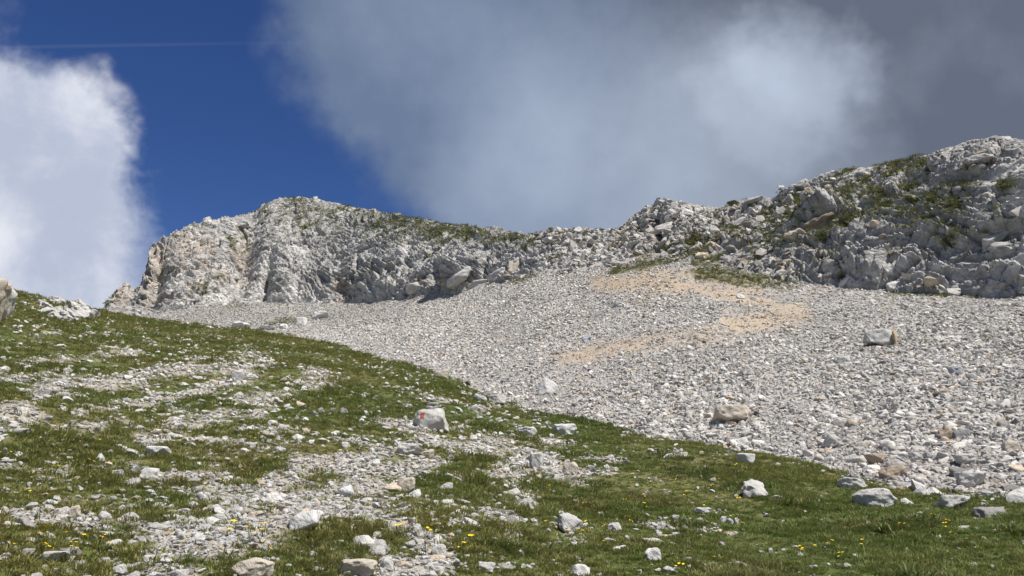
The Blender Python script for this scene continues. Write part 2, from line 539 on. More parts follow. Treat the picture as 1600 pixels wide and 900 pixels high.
# ------------------------------------------------------------------ mesh helpers
def mesh_np(name, V, F, col=None):
    me = bpy.data.meshes.new(name)
    V = np.asarray(V, np.float32)
    F = np.asarray(F, np.int32)
    k = F.shape[1]
    me.vertices.add(len(V))
    me.vertices.foreach_set('co', V.ravel())
    me.loops.add(F.size)
    me.loops.foreach_set('vertex_index', F.ravel())
    me.polygons.add(len(F))
    me.polygons.foreach_set('loop_start', np.arange(0, F.size, k, dtype=np.int32))
    me.update(calc_edges=True)
    if col is not None:
        a = me.attributes.new('col', 'FLOAT_COLOR', 'POINT')
        c4 = np.ones((len(V), 4), np.float32)
        c4[:, :3] = col
        a.data.foreach_set('color', c4.ravel())
    return me


def link(name, me, mat=None, parent=None):
    o = bpy.data.objects.new(name, me)
    COL.objects.link(o)
    if mat is not None and len(me.materials) == 0:
        me.materials.append(mat)
    if parent is not None:
        o.parent = parent
    return o


def tag(o, label=None, cat=None, group=None, kind=None):
    for k, v in (('label', label), ('category', cat), ('group', group), ('kind', kind)):
        if v:
            o[k] = v
    return o


def sub_grid(V, F, keep, col):
    f = F[keep]
    ids, inv = np.unique(f, return_inverse=True)
    return V[ids], inv.reshape(f.shape), col[ids]


def lerp3(a, b, t):
    return np.asarray(a)[None, :] * (1 - t[:, None]) + np.asarray(b)[None, :] * t[:, None]


def blend(c, to, t):
    return c * (1 - t[:, None]) + np.asarray(to)[None, :] * t[:, None]


# ------------------------------------------------------------------ ground sheet: turf, scree and path
def build_ground():
    azf = np.concatenate([np.linspace(R(-40), R(40), 620), np.arange(R(44), R(320) - 0.001, R(4))])
    NC = len(azf)
    az = np.where(azf > math.pi, azf - 2 * math.pi, azf)
    Db, Dt = look(az, BD), look(az, SD)
    Dg = Db * 1.25
    rows = []
    for s in np.linspace(0, 1, 230):
        rows.append(1.2 * (Db / 1.2) ** s)
    for s in np.linspace(0, 1, 31)[1:]:
        rows.append(Db + (Dg - Db) * s)
    for s in np.linspace(0, 1, 191)[1:]:
        rows.append(Dg * (Dt * 1.05 / Dg) ** s)
    for s in (1.3, 2, 4, 9, 25):
        rows.append(Dt * 1.05 * s)
    D = np.array(rows)
    NR = len(D)
    X = D * np.sin(az)[None, :]
    Y = D * np.cos(az)[None, :]
    x, y = X.ravel(), Y.ravel()
    z = ground_z(x, y)
    V = np.stack([x, y, z], 1)
    V = np.vstack([V, [[0, 0, 0]]])
    r, c = np.meshgrid(np.arange(NR - 1), np.arange(NC), indexing='ij')
    c2 = (c + 1) % NC
    F = np.stack([r * NC + c, r * NC + c2, (r + 1) * NC + c2, (r + 1) * NC + c], -1).reshape(-1, 4)[:, ::-1]
    px, py = proj(x, y, z)
    d = np.hypot(x, y)
    aa = np.arctan2(x, y)
    db, dg = look(aa, BD), look(aa, BD) * 1.25
    n1 = fbm2(x, y, 0.5, 4, 31)
    n2 = fbm2(x, y, 4.0, 3, 35)
    # turf colour
    col = lerp3((0.075, 0.098, 0.026), (0.14, 0.125, 0.052), np.clip(0.45 + n2 + 0.5 * n1, 0, 1))
    sm = np.clip((stony(px, py, x, y) - 0.42) * 1.8, 0, 1)
    col = blend(col, (0.36, 0.33, 0.28), sm * 0.9)
    scree = smooth01(d + n1 * 1.0, db * 1.02, db * 1.10) * (np.abs(aa) < R(46)) * (px > 150)
    sc = lerp3((0.25, 0.24, 0.225), (0.37, 0.355, 0.33), np.clip(0.5 + n1 + n2, 0, 1))
    pm = np.clip((path_mask(px, py) + 0.95 * n1 - 0.24) * 1.2, 0, 1)
    sc = blend(sc, (0.37, 0.288, 0.198), pm * 0.75)
    mm = np.clip((meadow_mask(px, py) + 0.6 * n1 - 0.3) * 2.2, 0, 1)
    sc = blend(sc, (0.10, 0.10, 0.04), mm * 0.85)
    col = col * (1 - scree[:, None]) + sc * scree[:, None]
    col = np.vstack([col, [[0.08, 0.08, 0.03]]])
    fc = V[F].mean(1)
    fa = np.arctan2(fc[:, 0], fc[:, 1])
    fd = np.hypot(fc[:, 0], fc[:, 1])
    fpx, fpy = proj(fc[:, 0], fc[:, 1], fc[:, 2])
    is_scree = (fd > look(fa, BD) * 1.06) & (np.abs(fa) < R(39.8)) & (fpx > 150) & (fd < look(fa, SD) * 1.06)
    is_path = is_scree & (path_mask(fpx, fpy) + 0.35 * fbm2(fc[:, 0], fc[:, 1], 0.9, 3, 41) > 0.5)
    # fan closing the sheet under the camera
    k = np.arange(NC)
    fan = np.stack([np.full(NC, len(V) - 1), (k + 1) % NC, k], 1)
    g1 = sub_grid(V, F, ~is_scree, col)
    me = mesh_np('grass_slope', g1[0], g1[1], g1[2])
    o = link('grass_slope', me, M_TURF)
    tag(o, 'green and brown alpine turf slope with bare stony stripes', 'grass slope', kind='structure')
    ids = np.unique(fan)
    inv = np.searchsorted(ids, fan)
    o2 = link('ground', mesh_np('ground', V[ids], inv, col[ids]), M_TURF)
    tag(o2, 'turf underfoot at the low end of the slope', 'ground', kind='structure')
    g2 = sub_grid(V, F, is_scree & ~is_path, col)
    o3 = link('scree_slope', mesh_np('scree_slope', *g2), M_SCREE)
    tag(o3, 'pale grey limestone scree slope below the rocky ridge', 'scree', kind='structure')
    g3 = sub_grid(V, F, is_path, col)
    o4 = link('path', mesh_np('path', *g3), M_PATH)
    tag(o4, 'ochre earth path zigzagging up the grey scree', 'path', kind='structure')
    for oo in (o, o2, o3, o4):
        oo.data.polygons.foreach_set('use_smooth', np.ones(len(oo.data.polygons), bool))


build_ground()


# ------------------------------------------------------------------ rocky hill on the left and ridge on the right
CL = {}


def build_cliffs():
    x0, y0, _ = [float(c) for c in ray(160, 470)]
    a0 = math.atan2(x0, y0)
    xs, ys, _ = [float(c) for c in ray(832, 400)]
    asplit = math.atan2(xs, ys)
    az = np.concatenate([np.linspace(a0, R(33.5), 1420), np.linspace(R(33.7), R(50), 90)])
    isplit = int(np.argmin(np.abs(az - asplit)))
    NC = len(az)
    db, zb = look(az, SD), EYE + look(az, SD) * look(az, ST)
    dc, zc = look(az, CDIST), EYE + look(az, CDIST) * look(az, CT)
    tt = np.concatenate([np.linspace(-0.10, 1.0, 250), 1 + np.array([.04, .08, .13, .2, .3, .45, .7, 1.0, 1.5, 2.2])])
    D = np.zeros((len(tt), NC))
    Z = np.zeros_like(D)
    for i, t in enumerate(tt):
        if t <= 1:
            tc = max(t, 0)
            s = 0.32 * (1 - (1 - tc) ** 2) + 0.68 * tc if t > 0 else t * 0.8
            D[i] = db + (dc - db) * t
            Z[i] = zb + (zc - zb) * s - (0.4 if t < 0 else 0)
        else:
            D[i] = dc + (t - 1) * 30
            Z[i] = zc - (t - 1) * 9 - (t - 1) ** 2 * 2
    T = np.repeat(tt[:, None], NC, 1)
    X = D * np.sin(az)[None]
    Y = D * np.cos(az)[None]
    P = np.stack([X, Y, Z], -1)
    du = np.gradient(P, axis=1)
    dv = np.gradient(P, axis=0)
    N = np.cross(du, dv)
    N /= np.linalg.norm(N, axis=-1, keepdims=True) + 1e-9
    # soften the normals so that neighbouring columns move together
    for _ in range(6):
        N[:, 1:-1] = (N[:, :-2] + N[:, 2:] + N[:, 1:-1]) / 3
        N[1:-1] = (N[:-2] + N[2:] + N[1:-1]) / 3
    N /= np.linalg.norm(N, axis=-1, keepdims=True) + 1e-9
    p = P.reshape(-1, 3)
    n = N.reshape(-1, 3)
    px, py = proj(p[:, 0], p[:, 1], p[:, 2])
    t = T.ravel()
    left = 1 - smooth01(px, 800, 880)
    mid = smooth01(px, 800, 880) * (1 - smooth01(px, 1200, 1300))
    right = smooth01(px, 1200, 1300)
    # beds: rotate the block lattice so the joints dip
    ca, sa = math.cos(0.55), math.sin(0.55)
    q = np.stack([p[:, 0] * ca - p[:, 2] * sa, p[:, 1], (p[:, 0] * sa + p[:, 2] * ca)], 1)
    wv = np.stack([fbm(q / 6.0, 3, 51), fbm(q / 6.0, 3, 61), fbm(q / 6.0, 3, 71)], 1)
    q = q + wv * 2.2
    disp = 2.0 * fbm(p / 26.0, 2, 81)
    bed = np.mod(q[:, 2] / 2.3 + 0.5 * fbm(q / 5.0, 2, 121), 1.0)
    bed2 = np.mod(q[:, 2] / 0.8 + 0.6 * fbm(q / 3.0, 2, 125), 1.0)
    beds = ((bed - 0.5) * 0.6 + (bed2 - 0.5) * 0.26) * (0.45 + 1.1 * np.clip(0.5 + 1.6 * fbm(p / 9.0, 2, 127), 0, 1)) * (1 - 0.6 * mid)
    l, a, e = blocks(q / np.array([6.5, 7.0, 9.5]), 1)
    big = 1.7 * l + 1.5 * a - 0.9 * np.clip(1 - e / 0.10, 0, 1)
    l, a, e1 = blocks(q / np.array([2.6, 2.6, 3.4]) + 7.7, 2)
    midb = 0.85 * l + 0.95 * a - 0.28 * np.clip(1 - e1 / 0.12, 0, 1)
    l, a, e2 = blocks(q / np.array([1.05, 1.0, 0.95]) + 3.1, 3)
    sml = 0.36 * l + 0.42 * a - 0.22 * np.clip(1 - e2 / 0.15, 0, 1)
    l, a, e3 = blocks(q / 0.45 + 1.3, 4)
    tiny = 0.17 * l + 0.2 * a
    lg = (1 - 0.8 * smooth01(t, 0.78, 0.98))
    disp = disp * lg + lg * big * (0.42 * left + 0.25 * mid + 0.40 * right) + midb * (0.52 * left + 0.42 * mid + 0.48 * right) + sml * (0.45 + 0.25 * mid) + tiny * 0.7 + beds
    # larger forms seen on the hill: buttress, gully, recesses, overhangs

    def g(x, y, sx, sy, rot=0.0):
        dx, dy = px - x, py - y
        c, s = math.cos(rot), math.sin(rot)
        return np.exp(-0.5 * (((dx * c + dy * s) / sx) ** 2 + ((-dx * s + dy * c) / sy) ** 2))
    disp = disp - 3.0 * g(382, 395, 12, 60, 0.15) + 1.2 * g(335, 410, 26, 50) + 1.2 * g(280, 410, 25, 45) - 2.6 * g(243, 445, 8, 26, 0.25)
    disp = disp + 2.2 * g(440, 420, 30, 50) - 2.5 * g(415, 455, 6, 30, 0.2) - 0.9 * g(535, 455, 10, 20) + 0.6 * g(590, 420, 30, 30) + 2.4 * g(720, 428, 24, 10, -0.6) - 2.8 * g(748, 442, 20, 7, -0.6)
    disp = disp - 2.2 * g(690, 440, 8, 12) + 1.6 * g(1280, 335, 25, 8, -0.4) - 1.8 * g(1270, 358, 28, 7, -0.4) - 1.5 * g(1560, 372, 30, 6, -0.3) 
    disp = disp + 1.5 * g(1040, 335, 28, 10) - 1.5 * g(1025, 350, 5, 12)
    env = smooth01(t, -0.08, 0.08) * (1 - 0.45 * smooth01(t, 0.93, 1.0)) * (1 - smooth01(t, 1.0, 1.5))
    spire = 1 - smooth01(px, 205, 240)
    disp = disp * (env * (1 - 0.55 * spire))
    V = p + n * disp[:, None]
    Vg = V.reshape(P.shape)
    # shape-true normals
    fn = np.cross(np.gradient(Vg, axis=1), np.gradient(Vg, axis=0))
    fn /= np.linalg.norm(fn, axis=-1, keepdims=True) + 1e-9
    fz = fn[..., 2].ravel()
    px, py = proj(V[:, 0], V[:, 1], V[:, 2])
    n1 = fbm(V / 1.4, 3, 91)
    n2 = fbm(V / 7.0, 3, 95)
    col = lerp3((0.325, 0.318, 0.305), (0.52, 0.507, 0.482), np.clip(0.5 + n2 + 0.6 * n1, 0, 1))
    l, a, e4 = blocks(q / np.array([1.9, 1.9, 2.3]) + 9.1, 6)
    col = col * (1 + 0.35 * l)[:, None]
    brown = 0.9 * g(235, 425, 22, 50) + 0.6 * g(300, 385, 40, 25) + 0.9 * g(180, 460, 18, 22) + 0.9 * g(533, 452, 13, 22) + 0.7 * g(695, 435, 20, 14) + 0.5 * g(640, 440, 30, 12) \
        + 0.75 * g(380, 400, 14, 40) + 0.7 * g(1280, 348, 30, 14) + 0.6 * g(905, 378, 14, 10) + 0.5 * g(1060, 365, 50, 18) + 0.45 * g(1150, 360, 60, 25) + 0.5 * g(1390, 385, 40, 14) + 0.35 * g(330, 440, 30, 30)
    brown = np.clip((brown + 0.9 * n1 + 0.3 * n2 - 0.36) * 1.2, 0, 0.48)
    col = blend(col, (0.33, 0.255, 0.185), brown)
    red = np.clip((g(908, 378, 8, 5) + 0.8 * n1 - 0.4) * 2, 0, 0.7)
    col = blend(col, (0.33, 0.16, 0.08), red)
    gr = 0.55 * g(560, 335, 110, 12, 0.16) + 0.7 * g(470, 345, 35, 22) + 0.7 * g(700, 358, 80, 10, 0.2) + 0.5 * g(620, 365, 80, 18) + 0.75 * g(365, 372, 16, 16) + 0.4 * g(405, 330, 22, 6) + 0.8 * g(805, 374, 30, 6) \
        + 0.26 * g(1330, 330, 200, 70) + 0.45 * g(1345, 300, 30, 14) + 0.7 * g(1410, 252, 34, 10) + 0.4 * g(1390, 330, 60, 35) + 0.35 * g(1150, 375, 110, 30) + 0.8 * g(1040, 395, 60, 8, -0.25) + 0.7 * g(1310, 410, 20, 12) \
        + 0.65 * g(930, 364, 40, 4) + 0.4 * g(1480, 320, 50, 60) + 0.5 * g(1240, 350, 40, 40) + 0.55 * g(590, 425, 20, 8) + 0.5 * g(1440, 452, 80, 8) + 0.6 * g(1100, 405, 20, 12)
    l5, a5, e5 = blocks(V / 2.3, 8)
    grass = np.clip((gr * (0.35 + 0.9 * smooth01(fz, 0.25, 0.75)) + 0.9 * n1 + 0.4 * n2 + 0.3 * l5 - 0.40) * 3.0, 0, 1)
    back = smooth01(t, 1.05, 1.3)
    grass = np.maximum(grass, back * 0.8)
    col = blend(col, (0.075, 0.085, 0.028), grass * 0.92)
    k = np.arange(len(tt) - 1)[:, None] * NC
    c = np.arange(NC - 1)[None]
    F = np.stack([k + c, k + c + 1, k + NC + c + 1, k + NC + c], -1)
    for nm, sl, lab in (('rocky_hill', slice(0, isplit), 'rounded grey limestone hill with grass on its crown and a small pinnacle'),
                        ('rocky_ridge', slice(isplit, NC - 1), 'broken grey limestone ridge with tufts of grass above the scree')):
        f = F[:, sl].reshape(-1, 4)
        ids, inv = np.unique(f, return_inverse=True)
        o = link(nm, mesh_np(nm, V[ids], inv.reshape(f.shape), col[ids]), M_CLIFF)
        tag(o, lab, 'hill', kind='structure')
        CL[nm] = o
    CL.update(V=V, t=t, px=px, py=py, grass=grass, n=fn.reshape(-1, 3), fz=fz, nc=NC)


build_cliffs()


# ------------------------------------------------------------------ loose stone shapes
def rock_mesh(name, seed, size, sub=3, planes=13, rough=0.05, flat_top=0.0, lumps=0.0):
    """an angular block: hull of random corners, finely cut and chipped; origin at the middle of its base"""
    r = np.random.default_rng(seed)
    p = r.normal(size=(planes + 3, 3))
    p /= np.linalg.norm(p, axis=1, keepdims=True)
    p = np.sign(p) * np.abs(p) ** 0.62 * r.uniform(0.82, 1.08, (len(p), 1))
    if flat_top > 0:
        p[:, 2] = np.minimum(p[:, 2], 0.45)
        k = 6
        a = np.arange(k) * 2 * math.pi / k + r.uniform(0, 1)
        rr = r.uniform(0.72, 1.0, k)
        p = np.vstack([p, np.stack([np.cos(a) * rr, np.sin(a) * rr, 0.5 + r.normal(0, 0.06, k)], 1)])
    bm = bmesh.new()
    for c in p:
        bm.verts.new(c)
    res = bmesh.ops.convex_hull(bm, input=bm.verts)
    dele = [g for g in res['geom_interior'] if isinstance(g, bmesh.types.BMVert)]
    bmesh.ops.delete(bm, geom=dele, context='VERTS')
    bmesh.ops.dissolve_limit(bm, angle_limit=R(12), verts=bm.verts, edges=bm.edges)
    bmesh.ops.triangulate(bm, faces=bm.faces)
    bmesh.ops.subdivide_edges(bm, edges=bm.edges, cuts={2: 2, 3: 3, 4: 9}[sub], use_grid_fill=True)
    bmesh.ops.triangulate(bm, faces=bm.faces)
    bmesh.ops.smooth_vert(bm, verts=bm.verts, factor=0.5, use_axis_x=True, use_axis_y=True, use_axis_z=True)
    bmesh.ops.recalc_face_normals(bm, faces=bm.faces)
    bm.verts.index_update()
    bm.normal_update()
    P = np.array([v.co[:] for v in bm.verts])
    N = np.array([v.normal[:] for v in bm.verts])
    F = np.array([[v.index for v in f.verts] for f in bm.faces])
    bm.free()
    off = r.uniform(-50, 50, 3)
    if rough > 0:
        l, a, e = blocks(P * 2.2 + off, seed)
        P = P + N * (rough * (fbm(P * 3.0 + off, 4, seed) * 1.8 + 0.9 * l + 0.8 * a))[:, None]
    if lumps > 0:
        P = P + N * (lumps * fbm(P * 1.4 + off, 2, seed + 3))[:, None]
    lo, hi = P.min(0), P.max(0)
    P = (P - (lo + hi) / 2) / (hi - lo)
    P[:, 2] += 0.5
    P = P * np.asarray(size)[None, :]
    return mesh_np(name, P, F)


def hull_mesh(name, seed, npts=16):
    """cheap angular shard, about one unit across, flattened"""
    r = np.random.default_rng(seed)
    p = r.normal(size=(npts, 3))
    p /= np.linalg.norm(p, axis=1, keepdims=True)
    p *= np.array([1.0, r.uniform(0.6, 0.9), r.uniform(0.35, 0.7)])
    bm = bmesh.new()
    for c in p:
        bm.verts.new(c)
    res = bmesh.ops.convex_hull(bm, input=bm.verts)
    dele = [g for g in res['geom_interior'] if isinstance(g, bmesh.types.BMVert)]
    bmesh.ops.delete(bm, geom=dele, context='VERTS')
    bmesh.ops.dissolve_limit(bm, angle_limit=R(14), verts=bm.verts, edges=bm.edges)
    bmesh.ops.triangulate(bm, faces=bm.faces)
    bmesh.ops.recalc_face_normals(bm, faces=bm.faces)
    me = bpy.data.meshes.new(name)
    for v in bm.verts:
        v.co *= 0.5
    bm.to_mesh(me)
    bm.free()
    return me


SHARDS = []
for k in range(14):
    me = hull_mesh('shard', 100 + k, 13 + k % 5 * 2)
    me.materials.append(M_STONE_I)
    SHARDS.append(bpy.data.objects.new('shard', me))


def tuft_mesh(seed, nbl, hgt, spread, wid):
    r = np.random.default_rng(seed)
    V, F, dry = [], [], []
    for b in range(nbl):
        a = r.uniform(0, 2 * math.pi)
        rr = spread * math.sqrt(r.uniform(0, 1))
        x, y = rr * math.cos(a), rr * math.sin(a)
        h = hgt * r.uniform(0.45, 1.15)
        ln = r.uniform(0.15, 0.85) * h
        a2 = a + r.normal() * 0.9
        lx, ly = math.cos(a2) * ln, math.sin(a2) * ln
        wx, wy = -math.sin(a2) * wid, math.cos(a2) * wid
        i = len(V)
        V += [(x - wx, y - wy, -0.03), (x + wx, y + wy, -0.03), (x + lx * .4 + wx * .7, y + ly * .4 + wy * .7, h * .65), (x + lx * .4 - wx * .7, y + ly * .4 - wy * .7, h * .65), (x + lx, y + ly, h)]
        F += [(i, i + 1, i + 2), (i, i + 2, i + 3), (i + 3, i + 2, i + 4)]
        dry += [1.0 if r.uniform() < 0.16 else r.uniform(0, 0.25)] * 5
    me = mesh_np('tuft', np.array(V), np.array(F))
    at = me.attributes.new('dry', 'FLOAT_COLOR', 'POINT')
    c4 = np.ones((len(V), 4), np.float32)
    c4[:, :3] = np.array(dry)[:, None]
    at.data.foreach_set('color', c4.ravel())
    me.materials.append(M_BLADE)
    return bpy.data.objects.new('tuft', me)


TUFTS = [tuft_mesh(500 + k, 34, 0.55, 0.75, 0.035) for k in range(5)] + [tuft_mesh(520 + k, 44, 1.0, 0.45, 0.028) for k in range(3)]


def scatter(name, sources, pos, rot, scl, idx, colr, mat):
    """one object: instances of the source shapes on given points"""
    n = len(pos)
    me = bpy.data.meshes.new(name)
    me.vertices.add(n)
    me.vertices.foreach_set('co', np.asarray(pos, np.float32).ravel())
    for nm, v in (('rot', rot), ('scl', scl)):
        a = me.attributes.new(nm, 'FLOAT_VECTOR', 'POINT')
        a.data.foreach_set('vector', np.asarray(v, np.float32).ravel())
    a = me.attributes.new('idx', 'INT', 'POINT')
    a.data.foreach_set('value', np.asarray(idx, np.int32))
    a = me.attributes.new('scol', 'FLOAT_COLOR', 'POINT')
    c4 = np.ones((n, 4), np.float32)
    c4[:, :3] = colr
    a.data.foreach_set('color', c4.ravel())
    o = link(name, me, mat)
    ng = bpy.data.node_groups.new(name, 'GeometryNodeTree')
    ng.interface.new_socket('Geometry', in_out='INPUT', socket_type='NodeSocketGeometry')
    ng.interface.new_socket('Geometry', in_out='OUTPUT', socket_type='NodeSocketGeometry')
    gi = ng.nodes.new('NodeGroupInput')
    go = ng.nodes.new('NodeGroupOutput')
    jn = ng.nodes.new('GeometryNodeJoinGeometry')
    for s in sources:
        oi = ng.nodes.new('GeometryNodeObjectInfo')
        oi.inputs['Object'].default_value = s
        gti = ng.nodes.new('GeometryNodeGeometryToInstance')
        ng.links.new(oi.outputs['Geometry'], gti.inputs[0])
        ng.links.new(gti.outputs[0], jn.inputs[0])
    ip = ng.nodes.new('GeometryNodeInstanceOnPoints')
    ng.links.new(gi.outputs[0], ip.inputs['Points'])
    ng.links.new(jn.outputs[0], ip.inputs['Instance'])
    ip.inputs['Pick Instance'].default_value = True

    def na(nm, dt):
        x = ng.nodes.new('GeometryNodeInputNamedAttribute')
        x.data_type = dt
        x.inputs[0].default_value = nm
        return x.outputs[0]
    ng.links.new(na('idx', 'INT'), ip.inputs['Instance Index'])
    e2r = ng.nodes.new('FunctionNodeEulerToRotation')
    ng.links.new(na('rot', 'FLOAT_VECTOR'), e2r.inputs[0])
    ng.links.new(e2r.outputs[0], ip.inputs['Rotation'])
    ng.links.new(na('scl', 'FLOAT_VECTOR'), ip.inputs['Scale'])
    ng.links.new(ip.outputs[0], go.inputs[0])
    md = o.modifiers.new('scatter', 'NODES')
    md.node_group = ng
    o['kind'] = 'stuff'
    return o


# ------------------------------------------------------------------ stones: sizes and places
def stone_cols(n, warm=0.12, dark=0.12):
    g = np.clip(rng.normal(0.46, 0.085, n), 0.2, 0.62)
    c = np.stack([g * 1.02, g * 0.98, g * 0.92], 1)
    w = rng.uniform(size=n) < warm
    c[w] *= np.array([1.0, 0.875, 0.715])
    k = rng.uniform(size=n) < dark
    c[k] *= 0.62
    return c


def rand_rot(n, tilt):
    return np.stack([rng.normal(0, tilt, n), rng.normal(0, tilt, n), rng.uniform(0, 2 * math.pi, n)], 1)


def frame_ok(px, py, m=140):
    return (px > -m) & (px < 1600 + m) & (py < 900 + m)


def grass_stones():
    n = 260000
    az = rng.uniform(R(-37), R(37), n)
    Db = look(az, BD)
    d = 3.4 * (Db * 1.03 / 3.4) ** rng.uniform(size=n)
    x, y = d * np.sin(az), d * np.cos(az)
    z = ground_z(x, y)
    px, py = proj(x, y, z)
    n1 = fbm2(x, y, 0.6, 3, 31)
    m = np.clip((stony(px, py, x, y) - 0.36) * 1.5, 0, 1)
    right = smooth01(px, 850, 950)
    prob = m * 0.75 + 0.058 * (1 - 0.80 * right)
    keep = (rng.uniform(size=n) < prob) & frame_ok(px, py)
    x, y, z, d, px, py, m = [v[keep] for v in (x, y, z, d, px, py, m)]
    k = len(x)
    s = np.exp(rng.normal(math.log(0.034), 0.52, k)) * (0.5 + d / 17.0)
    s = np.where((m < 0.15) & (rng.uniform(size=k) < 0.5), s * 1.5, s)
    s = np.clip(s, 0.015, 0.17)
    return x, y, z, d, px, py, s


def scree_stones():
    n = 230000
    az = rng.uniform(R(-27), R(37), n)
    Db, Dt = look(az, BD), look(az, SD)
    D0 = Db * 0.93
    d = D0 * (Dt * 1.01 / D0) ** (rng.uniform(size=n) ** 0.62)
    x, y = d * np.sin(az), d * np.cos(az)
    z = ground_z(x, y)
    px, py = proj(x, y, z)
    pm = np.clip((path_mask(px, py) + 0.95 * fbm2(x, y, 0.5, 4, 31) - 0.24) * 1.2, 0, 1)
    mm = np.clip((meadow_mask(px, py) - 0.3) * 2, 0, 1)
    edge = smooth01(d / Db + 0.16 * fbm2(x, y, 1.3, 3, 67), 0.955, 1.06)
    keep = (rng.uniform(size=n) < (1 - 0.55 * pm - 0.6 * mm) * edge) & frame_ok(px, py) & (px > 215)
    x, y, z, d, px, py, pm = [v[keep] for v in (x, y, z, d, px, py, pm)]
    k = len(x)
    run = fbm(np.stack([np.arctan2(x, y) * 22, d / 14.0, d * 0 + .2], 1), 3, 63)
    s = np.exp(rng.normal(math.log(0.077), 0.55, k)) * (0.75 + d / 62.0) * np.exp(0.7 * run)
    s *= 1 - 0.30 * pm
    s = np.clip(s, 0.035, 0.36)
    return x, y, z, d, px, py, s, pm


VARIANTS = []
for k in range(18):
    fl = k % 2
    me = rock_mesh('stone', 900 + k, (1, random.uniform(.65, .95), random.uniform(.30, .42) if fl else random.uniform(.45, .66)), 3, 8 + k % 5, 0.04)
    me.materials.append(M_STONE)
    VARIANTS.append(me)


def tone(c):
    if c[0] / c[2] > 1.25:
        return 'tan'
    l = sum(c) / 3
    return 'dark grey' if l < 0.33 else 'bright white' if l > 0.52 else 'pale grey'


def individual(name, x, y, z, s, colr, label, cat, group):
    k = int(rng.integers(len(VARIANTS)))
    o = link(name, VARIANTS[k])
    o.location = (x, y, z - 0.20 * s)
    o.rotation_euler = (rng.normal(0, .22), rng.normal(0, .22), rng.uniform(0, 6.28))
    f = s * rng.uniform(0.95, 1.2)
    o.scale = (f, f * rng.uniform(.85, 1.1), f * rng.uniform(.85, 1.1))
    o.color = (*colr, 1)
    tag(o, label.format(tone=tone(colr), shape='flat' if k % 2 else 'blocky'), cat, group)
    return o


